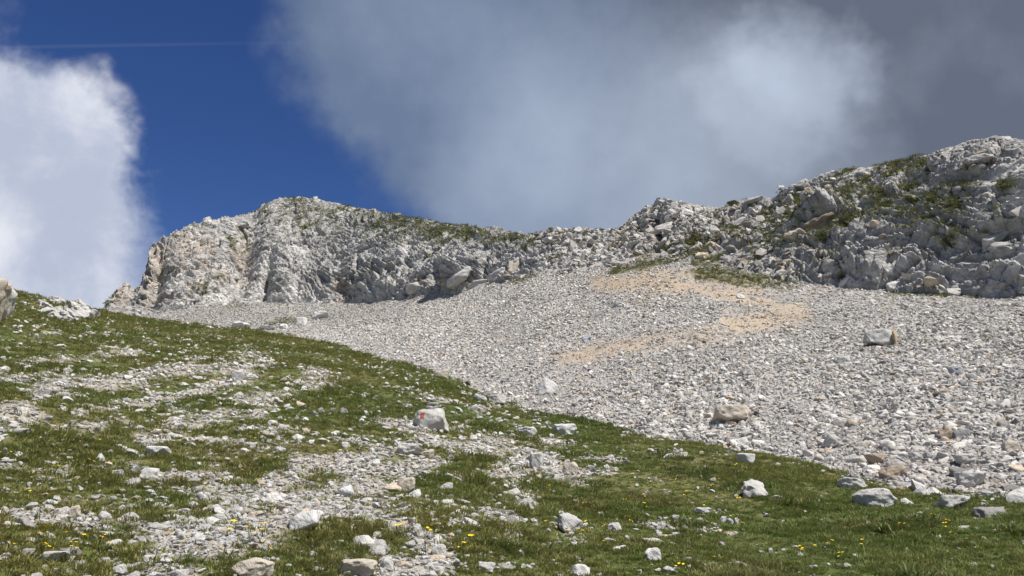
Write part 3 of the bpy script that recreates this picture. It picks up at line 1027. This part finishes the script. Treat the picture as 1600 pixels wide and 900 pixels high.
def lay_stones():
    # stones of the turf
    x, y, z, d, px, py, s = grass_stones()
    c = np.clip(stone_cols(len(x), 0.09, 0.06) * 1.32, 0, 0.74)
    pxs = s / d * FOC
    vis = (px > 0) & (px < 1600) & (py < 900) & (d < look(np.arctan2(x, y), BD))
    order = np.argsort(-np.where(vis, pxs, 0))[:260]
    ind = np.zeros(len(x), bool)
    ind[order] = True
    sm = stone_mask(px, py)
    for i in order:
        if sm[i] < 0.35:
            lab = '{tone} {shape} stone lying in the open turf'
        elif px[i] < 430 and py[i] > 775:
            lab = '{tone} {shape} stone in the gravel patch low on the slope'
        elif px[i] < 520 and py[i] < 690:
            lab = '{tone} {shape} stone in the far stony stripes of the turf'
        elif py[i] < 720:
            lab = '{tone} {shape} stone in the rubble around the painted boulder'
        elif px[i] > 700:
            lab = '{tone} {shape} stone in the rubble beside the upright square topped rock'
        else:
            lab = '{tone} {shape} stone in the stony band through the near turf'
        individual('stone', x[i], y[i], z[i], s[i], c[i], lab, 'stone', 'loose stones strewn over the grass slope')
    r = ~ind
    n = int(r.sum())
    pos = np.stack([x[r], y[r], z[r] + 0.18 * s[r]], 1)
    sc = s[r][:, None] * rng.uniform(.75, 1.25, (n, 3))
    o = scatter('small_stones', SHARDS, pos, rand_rot(n, 0.3), sc, rng.integers(0, len(SHARDS), n), c[r], M_STONE_I)
    tag(o, 'small pale stones and gravel in stripes through the turf', 'stones')
    # scree
    x, y, z, d, px, py, s, pm = scree_stones()
    c = stone_cols(len(x), 0.09, 0.18) * 1.12
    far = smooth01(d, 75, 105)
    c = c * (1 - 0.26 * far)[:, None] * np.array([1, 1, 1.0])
    c = c * (1 - pm[:, None]) + (np.maximum(c, 0.46) * np.array([1.05, 0.90, 0.72])) * pm[:, None]
    aa = np.arctan2(x, y)
    vis = (px > 0) & (px < 1600) & (py < 900) & (d > look(aa, BD) * 1.38)
    pxs = s / d * FOC
    order = np.argsort(-np.where(vis, pxs, 0))[:260]
    ind = np.zeros(len(x), bool)
    ind[order] = True
    for i in order:
        if pm[i] > 0.3:
            lab = '{tone} {shape} block lying on the ochre path'
        elif d[i] < look(aa[i], BD) * 1.65:
            lab = '{tone} {shape} block at the foot of the scree by the turf border'
        elif px[i] > 1180 and py[i] > 560:
            lab = '{tone} {shape} block on the lower scree below the low grey boulder'
        elif py[i] > 575:
            lab = '{tone} {shape} block on the lower scree below the ochre path'
        elif px[i] > 1250:
            lab = '{tone} {shape} block on the upper scree under the ridge wall'
        else:
            lab = '{tone} {shape} block on the scree around the ochre path'
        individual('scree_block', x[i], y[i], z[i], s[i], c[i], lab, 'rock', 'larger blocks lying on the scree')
    r = ~ind
    n = int(r.sum())
    pos = np.stack([x[r], y[r], z[r] + 0.06 * s[r]], 1)
    sc = s[r][:, None] * rng.uniform(.7, 1.3, (n, 3))
    sc[:, 2] *= 1 - 0.45 * pm[r]
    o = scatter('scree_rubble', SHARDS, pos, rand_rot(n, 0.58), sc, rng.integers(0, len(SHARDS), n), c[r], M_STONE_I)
    tag(o, 'angular grey and cream limestone rubble covering the scree', 'scree')
    # rubble lodged on the ridge and at the foot of the walls
    t, gpx = CL['t'], CL['px']
    w = np.where((t > 0.0) & (t < 0.9), 1.0, 0) * (0.12 + 1.0 * smooth01(gpx, 790, 860) * (1 - smooth01(gpx, 1190, 1290)) + 0.35 * (t < 0.06)) * (CL['fz'] > 0.25)
    w = w * (1 - 0.5 * CL['grass'])
    i = rng.choice(len(t), 5500, p=w / w.sum())
    P = CL['V'][i] + rng.normal(0, 0.1, (len(i), 3))
    s = np.clip(np.exp(rng.normal(math.log(0.42), 0.5, len(i))), 0.15, 1.5)
    c = stone_cols(len(i), 0.15, 0.2) * 0.88
    sc = s[:, None] * rng.uniform(.7, 1.3, (len(i), 3))
    o = scatter('ridge_rubble', SHARDS, P, rand_rot(len(i), 0.6), sc, rng.integers(0, len(SHARDS), len(i)), c, M_STONE_I)
    tag(o, 'broken limestone rubble lodged on the ridge ledges', 'rubble')


lay_stones()


# ------------------------------------------------------------------ grass
def lay_grass():
    n = 100000
    az = rng.uniform(R(-38), R(38), n)
    Db = look(az, BD)
    d = 3.2 * (Db * 1.10 / 3.2) ** rng.uniform(size=n)
    x, y = d * np.sin(az), d * np.cos(az)
    z = ground_z(x, y)
    px, py = proj(x, y, z)
    n1 = fbm2(x, y, 0.6, 3, 31)
    m = np.clip((stony(px, py, x, y) - 0.34) * 2.0, 0, 1)
    keep = (rng.uniform(size=n) < 1 - 0.93 * m) & frame_ok(px, py)
    x, y, z, d, px, py = [v[keep] for v in (x, y, z, d, px, py)]
    k = len(x)
    n2 = fbm2(x, y, 1.8, 3, 43)
    n3 = fbm2(x, y, 0.35, 2, 47)
    hum = np.clip(0.5 + 1.3 * n2 + 0.8 * n3, 0, 1)
    s = 0.050 * (0.7 + d / 14.0) * rng.uniform(.6, 1.3, k) * (0.6 + 0.8 * hum)
    tall = rng.uniform(size=k) < 0.05 + 0.22 * (hum > 0.75)
    idx = np.where(tall, rng.integers(5, 8, k), rng.integers(0, 5, k))
    s = np.where(tall, s * 1.25, s)
    n4 = fbm2(x, y, 5.0, 3, 53)
    t = np.clip(0.38 - 0.22 * smooth01(px, 800, 1100) * smooth01(py, 640, 760) + 1.1 * n4 + 0.5 * n3 + rng.normal(0, .16, k), 0, 1)
    c = lerp3((0.100, 0.165, 0.034), (0.225, 0.218, 0.066), t)
    br = np.clip(fbm2(x, y, 0.9, 3, 59) * 2.4 - 0.25, 0, 0.8)
    c = blend(c, (0.20, 0.165, 0.075), br * 0.5)
    c *= rng.uniform(.82, 1.38, k)[:, None]
    cl = smooth01(fbm2(x, y, 0.8, 2, 77), 0.20, 0.32) * smooth01(px, 500, 900)
    c = blend(c, (0.062, 0.118, 0.024), cl * 0.9)
    s = s * (1 + 0.75 * cl)
    idx = np.where(cl > 0.5, rng.integers(5, 8, k), idx)
    sc = np.stack([s * 1.25, s * 1.25, s * rng.uniform(.38, .72, k)], 1)
    o = scatter('grass', TUFTS, np.stack([x, y, z - 0.004], 1), rand_rot(k, 0.12), sc, idx, c, M_BLADE)
    tag(o, 'short green and straw coloured alpine grass over the slope', 'grass')
    # grass on the ledges and on the grown-over scree
    g = CL['grass'] * (CL['t'] > 0) * (CL['t'] < 1.1)
    i = rng.choice(len(g), 9000, p=g ** 2 / (g ** 2).sum())
    P = CL['V'][i] + rng.normal(0, 0.15, (len(i), 3)) * np.array([1, 1, 0])
    s = rng.uniform(.15, .36, len(i))
    n2k = 26000
    az = rng.uniform(R(-20), R(33), n2k)
    d = look(az, SD) * rng.uniform(0.72, 1.02, n2k)
    x, y = d * np.sin(az), d * np.cos(az)
    z = ground_z(x, y)
    px, py = proj(x, y, z)
    keep = rng.uniform(size=n2k) < np.clip((meadow_mask(px, py) + 0.7 * fbm2(x, y, 1.0, 3, 31) - 0.35) * 1.6, 0, 1)
    P2 = np.stack([x, y, z], 1)[keep]
    P = np.vstack([P, P2])
    s = np.concatenate([s, rng.uniform(.12, .26, len(P2))])
    k = len(P)
    c = lerp3((0.075, 0.115, 0.026), (0.15, 0.140, 0.050), np.clip(rng.normal(.35, .3, k), 0, 1))
    sc = np.stack([s * 1.2, s * 1.2, s * .7], 1)
    o = scatter('ledge_grass', TUFTS, P, rand_rot(k, 0.2), sc, rng.integers(0, 5, k), c, M_BLADE)
    tag(o, 'patches of grass growing on rock ledges and old scree', 'grass')


lay_grass()


# ------------------------------------------------------------------ single rocks
LIME = (0.47, 0.455, 0.43)
WARM = (0.46, 0.41, 0.34)
GREY = (0.45, 0.44, 0.42)
BROWN = (0.36, 0.29, 0.22)
WHITE = (0.56, 0.55, 0.53)


def rock(name, px, py, w, h, label=None, cat='rock', colr=LIME, seed=1, depth=0.8, planes=18, rough=0.07, flat=0.0, sub=4, rot=(0, 0, 0), parent=None, sink=None, lumps=0.0, lift=0.0, group=None):
    """px, py: middle of its foot in the photograph; w, h: its size there"""
    if sink is None:
        sink = 0.16 if flat > 0 else 0.30
    x, y, z, s = pick(px, py)
    m = s / FOC                      # metres per photograph pixel at that spot
    W, Hh = w * m, h * m / (1 - sink)
    dep = W * depth
    me = rock_mesh(name, seed, (W, dep, Hh), sub, planes, rough, flat, lumps)
    o = link(name, me, M_STONE)
    k = (dep * 0.35) / max(y, 1e-3)
    x2, y2 = x * (1 + k), y * (1 + k)
    zz = float(ground_z(np.array([x2]), np.array([y2]))[0])
    zz = min(zz, z + 0.22 * Hh)
    o.location = (x2, y2, zz - sink * Hh + lift)
    o.rotation_euler = rot
    o.color = (*colr, 1)
    if parent is not None:
        o.parent = parent
        o.location = Vector(o.location) - parent.location
    else:
        tag(o, label, cat, group)
    return o


def painted_boulder():
    o = rock('boulder', 674, 671, 56, 33, 'white limestone boulder with a red and white trail mark and a small cairn on top', 'boulder', LIME, 47, 0.85, 20, 0.05, sink=0.22)
    bpy.context.view_layer.update()
    me = o.data
    me.calc_loop_triangles()
    from mathutils.bvhtree import BVHTree
    bvh = BVHTree.FromPolygons([v.co[:] for v in me.vertices], [p.vertices[:] for p in me.polygons])
    W = max(v.co.x for v in me.vertices) * 2
    Hh = max(v.co.z for v in me.vertices)
    base = Vector(o.location)
    eye = Vector((0, 0, EYE)) - base

    def patch(name, cx, cy, wx, wy, mat):
        n = 9
        V, F = [], []
        for j in range(n):
            for i in range(n):
                u, v = i / (n - 1) - .5, j / (n - 1) - .5
                rag = 0.10 * math.sin(7 * v + 3 * u + cx * 9) + 0.06 * math.sin(19 * u + 5 * v)
                gx = cx + wx * (u * (1 + rag) + 0.25 * v)
                gz = cy + wy * (v * (1 + rag))
                target = Vector((gx * W, 0.0, gz * Hh))
                hit, nr, _, _ = bvh.ray_cast(eye, (target - eye).normalized())
                if hit is None:
                    hit, nr, _, _ = bvh.find_nearest(target)
                V.append(hit + nr * 0.004)
        for j in range(n - 1):
            for i in range(n - 1):
                a = j * n + i
                F.append((a, a + 1, a + n + 1, a + n))
        m2 = mesh_np(name, np.array([v[:] for v in V]), np.array(F))
        ob = link(name, m2, mat, o)
        return ob
    p = patch('red_mark', -0.27, 0.72, 0.12, 0.2, M_RED)
    p['label'] = 'red painted trail mark'
    p = patch('white_mark', -0.38, 0.66, 0.10, 0.15, M_WHITE)
    p['label'] = 'white painted trail mark'
    # cairn stones laid on top
    s = W / 60
    top = bvh.ray_cast(Vector((0, 0, Hh * 3)), Vector((0, 0, -1)))[0].z

    def cairn(nm, dx, dy, zc, w, d, h, label, c, seed):
        q = link(nm, rock_mesh(nm, seed, (w * s, d * s, h * s), 3, 12, 0.05, 0.5), M_STONE)
        q.location = base + Vector((dx * s, dy * s, zc * s))
        q.color = (*c, 1)
        tag(q, label, 'stone')
        return q
    tz = top / s - 1.5
    cairn('cairn_stone', -3, 2, tz, 15, 13, 7, 'grey block under the cairn on the painted boulder', GREY, 51)
    cairn('cairn_stone', 7, 1, tz, 8, 11, 7, 'small supporting stone of the cairn on the painted boulder', LIME, 52)
    cairn('cairn_stone', 1, 2, tz + 6, 21, 14, 6.5, 'flat slab topping the cairn on the painted boulder', WHITE, 53)
    zf = bvh.ray_cast(Vector((3 * s, -11 * s, Hh * 3)), Vector((0, 0, -1)))
    zf = (zf[0].z / s) if zf[0] is not None else tz
    cairn('cairn_stone', 3, -11, zf - 1, 9, 7, 5, 'small cream stone lying in front of the cairn slabs', WHITE, 54)


painted_boulder()

ROCKS = [
    # px, py, w, h, label, colour, seed, kwargs
    (1143, 664, 60, 27, 'long flat topped boulder with a shaded brown front on the scree', WARM, 61, dict(flat=1, depth=.7)),
    (1374, 543, 48, 26, 'low grey boulder with a dark hollow underside on the upper scree', GREY, 62, dict(flat=.5, depth=.6)),
    (395, 908, 66, 28, 'large cream boulder with a stained end beside the gravel patch', WARM, 63, dict()),
    (560, 906, 62, 24, 'long cream slab in front of a heap of small stones', WARM, 64, dict(flat=1)),
    (1178, 779, 44, 27, 'jagged pale boulder standing alone in deep turf', LIME, 65, dict(lumps=.3)),
    (1367, 797, 60, 28, 'broad grey cracked boulder sunk in the turf', GREY, 66, dict(lumps=.2)),
    (1330, 765, 44, 15, 'low flat pale rock just above the broad cracked boulder', LIME, 67, dict()),
    (1491, 798, 60, 20, 'wide low ribbed limestone slab in the turf', GREY, 68, dict(lumps=.3)),
    (1548, 810, 46, 17, 'dark hollowed rock touching the wide ribbed slab', (0.27, 0.255, 0.24), 69, dict(lumps=.4)),
    (1166, 726, 30, 18, 'smooth rounded white rock at the border of turf and scree', WHITE, 70, dict(rough=.03)),
    (880, 682, 40, 19, 'bright white wedge shaped rock at the turf border', WHITE, 71, dict()),
    (887, 832, 46, 25, 'long tilted grey rock with a shaded left flank', GREY, 72, dict(rot=(0, .25, .2))),
    (838, 735, 26, 28, 'upright square topped rock with a dark side', LIME, 73, dict(flat=.6, depth=.7)),
    (891, 740, 25, 18, 'cream rock right beside the upright square topped rock', WARM, 74, dict()),
    (960, 829, 24, 12, 'lichen spotted rock behind the tall dark grass tuft', GREY, 75, dict()),
    (1021, 877, 27, 19, 'small bright white rock in open green turf', WHITE, 76, dict()),
    (908, 902, 30, 17, 'smooth pale rock at the foot of the turf', WHITE, 77, dict(rough=.03)),
    (475, 832, 48, 30, 'large rounded white boulder at the head of the grassy hollow', WHITE, 78, dict(rough=.04)),
    (243, 716, 40, 16, 'long low white boulder alone in the turf', WHITE, 79, dict(rough=.04)),
    (635, 772, 27, 24, 'blocky rock with two brown corners among rubble', WARM, 80, dict(flat=.4)),
    (640, 712, 40, 18, 'broad grey slab with a rough top among rubble', LIME, 81, dict(flat=.7)),
    (671, 719, 25, 16, 'cream slab tilted up over a dark gap', WARM, 82, dict(flat=.8, rot=(0.1, -.3, 0))),
    (690, 591, 24, 13, 'rounded cream rock at the upper scree border', WARM, 83, dict(rough=.03)),
    (750, 629, 24, 14, 'pale humped rock touching a long flat rock at the turf border', LIME, 84, dict()),
    (777, 631, 30, 12, 'long flat grey rock touching a humped rock at the turf border', LIME, 85, dict()),
    (824, 682, 32, 14, 'flat pale slab partly sunk in turf below the scree', WHITE, 86, dict()),
    (114, 812, 24, 20, 'tall stone with a pinkish side leading a row of stones', WARM, 87, dict()),
    (182, 747, 24, 12, 'small flat stone below a spread of slabs', LIME, 88, dict()),
    (232, 750, 25, 13, 'rounded grey stone lying right of a spread of slabs', GREY, 89, dict(rough=.03)),
    (1482, 687, 27, 20, 'brown cube shaped block on the lower scree', BROWN, 90, dict(planes=8)),
    (1504, 687, 24, 14, 'dark grey wedge beside the brown cube shaped block', (0.24, 0.235, 0.23), 91, dict(planes=9)),
    (855, 616, 34, 24, 'large smooth white slab leaning on the lower scree', WHITE, 92, dict(planes=9, rough=.03)),
    (1370, 727, 28, 17, 'ochre fronted block at the foot of the scree', BROWN, 93, dict(flat=.6)),
    (1510, 728, 38, 16, 'flat cream slab with a shaded edge on the lower scree', LIME, 94, dict(flat=.8)),
    (1395, 748, 40, 18, 'brownish ridge shaped rock at the border of scree and turf', BROWN, 95, dict()),
    (1520, 765, 50, 24, 'big pale slab at the foot of the scree', LIME, 96, dict(flat=.4)),
    (1300, 700, 34, 18, 'large wedge shaped pale rock with a dark point on the lower scree', LIME, 97, dict(planes=9)),
    (1580, 708, 30, 18, 'tan block near the border of the lower scree', WARM, 98, dict()),
    (1495, 585, 22, 12, 'bluish grey slab high on the scree', (0.34, 0.35, 0.37), 99, dict()),
    (1315, 570, 26, 13, 'grey block below the low boulder with the hollow underside', GREY, 100, dict()),
    (500, 499, 28, 13, 'long white rock with a dark underside at the far end of the scree', WHITE, 101, dict()),
    (470, 508, 18, 13, 'rounded white boulder beside a green patch at the scree end', WHITE, 102, dict(rough=.03)),
    (442, 514, 18, 8, 'white rock at the tip of a green patch', WHITE, 103, dict()),
    (418, 517, 26, 7, 'long low white slab below a green patch', WHITE, 104, dict(flat=.5)),
    (375, 512, 32, 10, 'jumbled white slab where far scree meets the turf', WHITE, 105, dict(lumps=.4)),
    (1157, 467, 15, 7, 'white slab lying on the ochre path', WHITE, 106, dict()),
    (1178, 470, 10, 6, 'small pale rock on the upper ochre path', LIME, 107, dict()),
    (1398, 456, 26, 16, 'white boulder at the foot of the ridge wall', WHITE, 108, dict()),
    (372, 594, 20, 13, 'round white boulder among stone stripes', WHITE, 109, dict(rough=.03)),
    (605, 893, 24, 20, 'grey faceted stone topping the heap of small stones', GREY, 110, dict(planes=9)),
    (621, 889, 15, 13, 'tan stone against the grey faceted stone', WARM, 111, dict()),
    (650, 840, 24, 20, 'grey pitted rock at the head of the small stone heap', GREY, 112, dict(lumps=.3)),
    (686, 873, 22, 20, 'squarish pale rock in the small stone heap', LIME, 113, dict()),
    (1098, 804, 28, 9, 'flat white stone lying in the open turf', WHITE, 114, dict(flat=.6)),
    (1136, 822, 22, 14, 'rugged lichen spotted stone in the open turf', GREY, 115, dict(lumps=.3)),
    (760, 895, 30, 14, 'pale rugged stone in the turf by the small stone heap', LIME, 116, dict(lumps=.2)),
    (965, 480, 14, 8, 'light block on the middle of the scree', WHITE, 117, dict()),
    (917, 533, 15, 9, 'bluish grey slab above the lower end of the ochre path', (0.36, 0.38, 0.42), 118, dict()),
]
for px, py, w, h, lab, c, sd_, kw in ROCKS:
    big = w * 1.0 > 38
    rock('boulder' if big else 'rock', px, py, w, h, lab, 'boulder' if big else 'rock', c, sd_, **kw)

# ochre end slab standing against the low grey boulder
rock('rock', 1399, 540, 9, 24, 'narrow ochre slab standing against the low grey boulder', 'rock', (0.44, 0.35, 0.23), 121, depth=1.6, planes=9, rough=.03, sub=3)


def outcrop(name, label, px, py, items, grow=1.0):
    x, y, z, s = pick(px, py)
    e = bpy.data.objects.new(name, None)
    COL.objects.link(e)
    e.location = (x, y, z)
    e.empty_display_size = 0.3
    tag(e, label, 'outcrop')
    for k, (ax, ay, w, h, ry, c) in enumerate(items):
        rock('slab', ax, ay, w * grow, h * grow, colr=c, seed=200 + k + int(px), depth=1.1, planes=12, rough=.10, sub=4, rot=(0, ry, 0), parent=e, lumps=.15, sink=0.3)
    return e


outcrop('limestone_outcrop', 'white tilted limestone slabs breaking out of the green shoulder', 105, 497, [
    (66, 483, 18, 9, .2, LIME), (72, 491, 18, 9, .5, LIME), (80, 497, 16, 9, .6, LIME), (84, 487, 14, 10, .6, LIME), (92, 498, 18, 10, .8, LIME), (98, 490, 16, 9, .8, LIME),
    (106, 498, 20, 10, .7, LIME), (112, 486, 20, 10, .5, LIME), (118, 495, 24, 14, .6, LIME), (88, 475, 16, 8, .2, LIME), (128, 492, 18, 12, .5, LIME), (138, 494, 16, 10, .4, LIME), (146, 495, 10, 8, .2, LIME),
    (110, 474, 22, 7, .25, GREY), (124, 480, 20, 8, .35, LIME), (64, 474, 10, 5, .1, LIME)], 1.35)
outcrop('limestone_outcrop', 'upright weathered limestone blocks standing on the steep green shoulder', -20, 492, [
    (-34, 494, 66, 64, .25, WARM), (-6, 492, 34, 44, .35, LIME), (6, 493, 20, 22, .2, WHITE), (-60, 490, 60, 60, 0, LIME)])
rock('rock', 36, 478, 10, 6, 'small white rock alone on the steep green shoulder', 'rock', WHITE, 131, sub=3)


# large blocks that jut from the walls
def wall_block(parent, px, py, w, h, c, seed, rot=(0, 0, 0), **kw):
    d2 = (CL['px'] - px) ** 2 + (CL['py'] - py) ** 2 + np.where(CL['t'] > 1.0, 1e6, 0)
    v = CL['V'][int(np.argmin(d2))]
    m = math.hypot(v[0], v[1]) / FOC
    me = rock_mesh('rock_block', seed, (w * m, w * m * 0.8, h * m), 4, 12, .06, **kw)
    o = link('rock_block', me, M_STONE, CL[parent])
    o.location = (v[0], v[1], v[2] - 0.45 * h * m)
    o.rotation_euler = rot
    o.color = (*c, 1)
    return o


wall_block('rocky_hill', 726, 436, 50, 20, GREY, 301, (0, -.55, 0), flat_top=.5)
wall_block('rocky_hill', 752, 446, 40, 20, GREY, 302, (0, -.3, 0))
wall_block('rocky_hill', 650, 452, 34, 22, LIME, 303)
wall_block('rocky_hill', 700, 446, 36, 16, WARM, 304)
wall_block('rocky_hill', 786, 430, 44, 18, GREY, 305, (0, -.5, 0))
wall_block('rocky_hill', 806, 420, 26, 28, WARM, 306)
wall_block('rocky_hill', 380, 352, 26, 12, GREY, 307, (0, -.1, 0))
wall_block('rocky_hill', 455, 352, 20, 8, WHITE, 308, (0, -.4, 0))
wall_block('rocky_ridge', 1285, 352, 54, 26, (0.29, 0.24, 0.19), 310, (0, -.35, 0), lumps=.3)
wall_block('rocky_ridge', 1240, 372, 40, 24, WARM, 311, (0, .5, 0))
wall_block('rocky_ridge', 1094, 392, 26, 20, WARM, 312, (0, -.4, 0))
wall_block('rocky_ridge', 1070, 334, 34, 16, WHITE, 313, (0, .3, 0))
wall_block('rocky_ridge', 1040, 358, 40, 16, LIME, 314, (0, -.3, 0))
wall_block('rocky_ridge', 1028, 338, 20, 20, GREY, 315)
wall_block('rocky_ridge', 1085, 350, 14, 12, WHITE, 316)
wall_block('rocky_ridge', 1098, 347, 14, 12, WHITE, 317)
wall_block('rocky_ridge', 1180, 316, 34, 10, GREY, 318, (0, -.2, 0))
wall_block('rocky_ridge', 1530, 252, 44, 13, GREY, 319, (0, -.1, 0))
wall_block('rocky_ridge', 1560, 378, 50, 22, GREY, 320, (0, -.3, 0))
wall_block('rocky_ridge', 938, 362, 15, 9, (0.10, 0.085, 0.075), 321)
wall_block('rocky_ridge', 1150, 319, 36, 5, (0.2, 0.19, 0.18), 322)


# ------------------------------------------------------------------ trail sign on the ridge
def box(bm, cx, cy, cz, sx, sy, sz):
    bmesh.ops.create_cube(bm, size=1.0, matrix=Matrix.Translation((cx, cy, cz)) @ Matrix.Diagonal((sx, sy, sz, 1)))


def bm_obj(name, bm, mat, parent=None):
    me = bpy.data.meshes.new(name)
    bm.to_mesh(me)
    bm.free()
    return link(name, me, mat, parent)


def prism(bm, pts, y0, y1):
    a = [bm.verts.new((x, y0, z)) for x, z in pts]
    b = [bm.verts.new((x, y1, z)) for x, z in pts]
    n = len(pts)
    bm.faces.new(a)
    bm.faces.new(b[::-1])
    for k in range(n):
        bm.faces.new((a[k], b[k], b[(k + 1) % n], a[(k + 1) % n]))
    bmesh.ops.recalc_face_normals(bm, faces=bm.faces)


def trail_sign():
    near = np.nonzero((np.abs(CL['px'] - 1218) < 3.0) & (CL['t'] <= 1.0))[0]
    v = CL['V'][near[np.argmin(CL['py'][near])]]          # the ridge edge there
    m = math.hypot(v[0], v[1]) / FOC
    s = 1.0
    X = v[0]
    zs = v[2] + 7.0 * m                                    # height of the board's middle
    e = bpy.data.objects.new('trail_sign', None)
    COL.objects.link(e)
    e.location = (X * s, v[1], v[2] - 0.1)
    tag(e, 'small white arrow shaped trail sign on a post at the ridge edge', 'sign')
    h = zs - e.location.z
    bm = bmesh.new()
    bmesh.ops.create_cone(bm, cap_ends=True, segments=10, radius1=.04, radius2=.035, depth=h + .1, matrix=Matrix.Translation((0, .03, (h + .1) / 2)))
    bm_obj('post', bm, M_POST, e)
    bm = bmesh.new()
    prism(bm, [(-4.0 * m, -1.6 * m), (5 * m, -1.6 * m), (5 * m, 1.6 * m), (-4.0 * m, 1.6 * m)], h * 0 - .03, -.01)
    bmesh.ops.translate(bm, verts=bm.verts, vec=(0, 0, h))
    bm_obj('board', bm, M_WHITE, e)
    bm = bmesh.new()
    prism(bm, [(-4.0 * m - .003, -1.6 * m), (-4.0 * m - .003, 1.6 * m), (-5.8 * m, 0)], -.03, -.01)
    bmesh.ops.translate(bm, verts=bm.verts, vec=(0, 0, h))
    t = bm_obj('board_tip', bm, M_TIP, e)
    t['label'] = 'dark pointed tip of the sign board'


trail_sign()


# ------------------------------------------------------------------ yellow flowers
def flower_mesh(seed, heads):
    r = random.Random(seed)
    bm = bmesh.new()
    for k in range(heads):
        a = r.uniform(0, 6.28)
        q = 0.025 * (k > 0) + 0.01
        top = Vector((math.cos(a) * q, math.sin(a) * q, r.uniform(.05, .085)))
        root = Vector((math.cos(a) * .004, math.sin(a) * .004, -.01))
        s = .0012
        v = [bm.verts.new(root + Vector(o)) for o in ((s, 0, 0), (-s, s, 0), (-s, -s, 0))]
        w = [bm.verts.new(top + Vector(o)) for o in ((s, 0, 0), (-s, s, 0), (-s, -s, 0))]
        for j in range(3):
            f = bm.faces.new((v[j], v[(j + 1) % 3], w[(j + 1) % 3], w[j]))
            f.material_index = 1
        c = bm.verts.new(top + Vector((0, 0, .001)))
        for j in range(5):
            b = 6.283 * j / 5 + a
            d = Vector((math.cos(b), math.sin(b), 0))
            e = Vector((-math.sin(b), math.cos(b), 0))
            p1 = bm.verts.new(top + d * .007 + e * .005 + Vector((0, 0, .004)))
            p2 = bm.verts.new(top + d * .0125 + Vector((0, 0, .006)))
            p3 = bm.verts.new(top + d * .007 - e * .005 + Vector((0, 0, .004)))
            bm.faces.new((c, p3, p2, p1))
    me = bpy.data.meshes.new('yellow_flower')
    bm.to_mesh(me)
    bm.free()
    me.materials.append(M_PETAL)
    me.materials.append(M_STEM)
    return me


FL = [flower_mesh(k, 1 + k % 3) for k in range(6)]
SPOTS = [(880, 440 / 4 + 675, 60), (1010, 790, 50), (980, 810, 60), (1110, 800, 60), (930, 840, 50), (1320, 870, 60), (1250, 880, 50), (60, 780, 80), (60, 850, 60), (120, 870, 50), (350, 770, 60), (690, 720, 40), (760, 715, 40),
         (500, 720, 60), (60, 690, 60), (200, 700, 70), (280, 690, 50), (1480, 830, 50), (1290, 755, 40), (640, 840, 40), (420, 700, 50), (1050, 760, 80), (1180, 730, 60), (1080, 880, 50), (720, 850, 40), (420, 850, 40)]
for px, py, sp in SPOTS:
    for k in range(9):
        ax, ay = random.gauss(px, sp * .6), random.gauss(py, sp * .3)
        if not (0 < ax < 1600 and 670 < ay < 898):
            continue
        x, y, z, s = pick(ax, ay)
        fk = random.randrange(6)
        o = link('yellow_flower', FL[fk])
        o.location = (x, y, z)
        o.rotation_euler = (random.gauss(-.15, .2), random.gauss(0, .2), random.uniform(0, 6.28))
        k2 = random.uniform(.8, 1.35)
        o.scale = (k2, k2, k2)
        heads = ('single small yellow flower', 'pair of small yellow flowers', 'cluster of three small yellow flowers')[fk % 3]
        st = float(stone_mask(np.array([ax]), np.array([ay]))[0])
        where = ' in the green turf below the scree' if ax > 900 and st < .3 else ' among the stones of the turf' if st >= .3 else ' in the turf between the stony bands'
        tag(o, heads + where, 'flower', 'yellow flowers dotted over the turf')
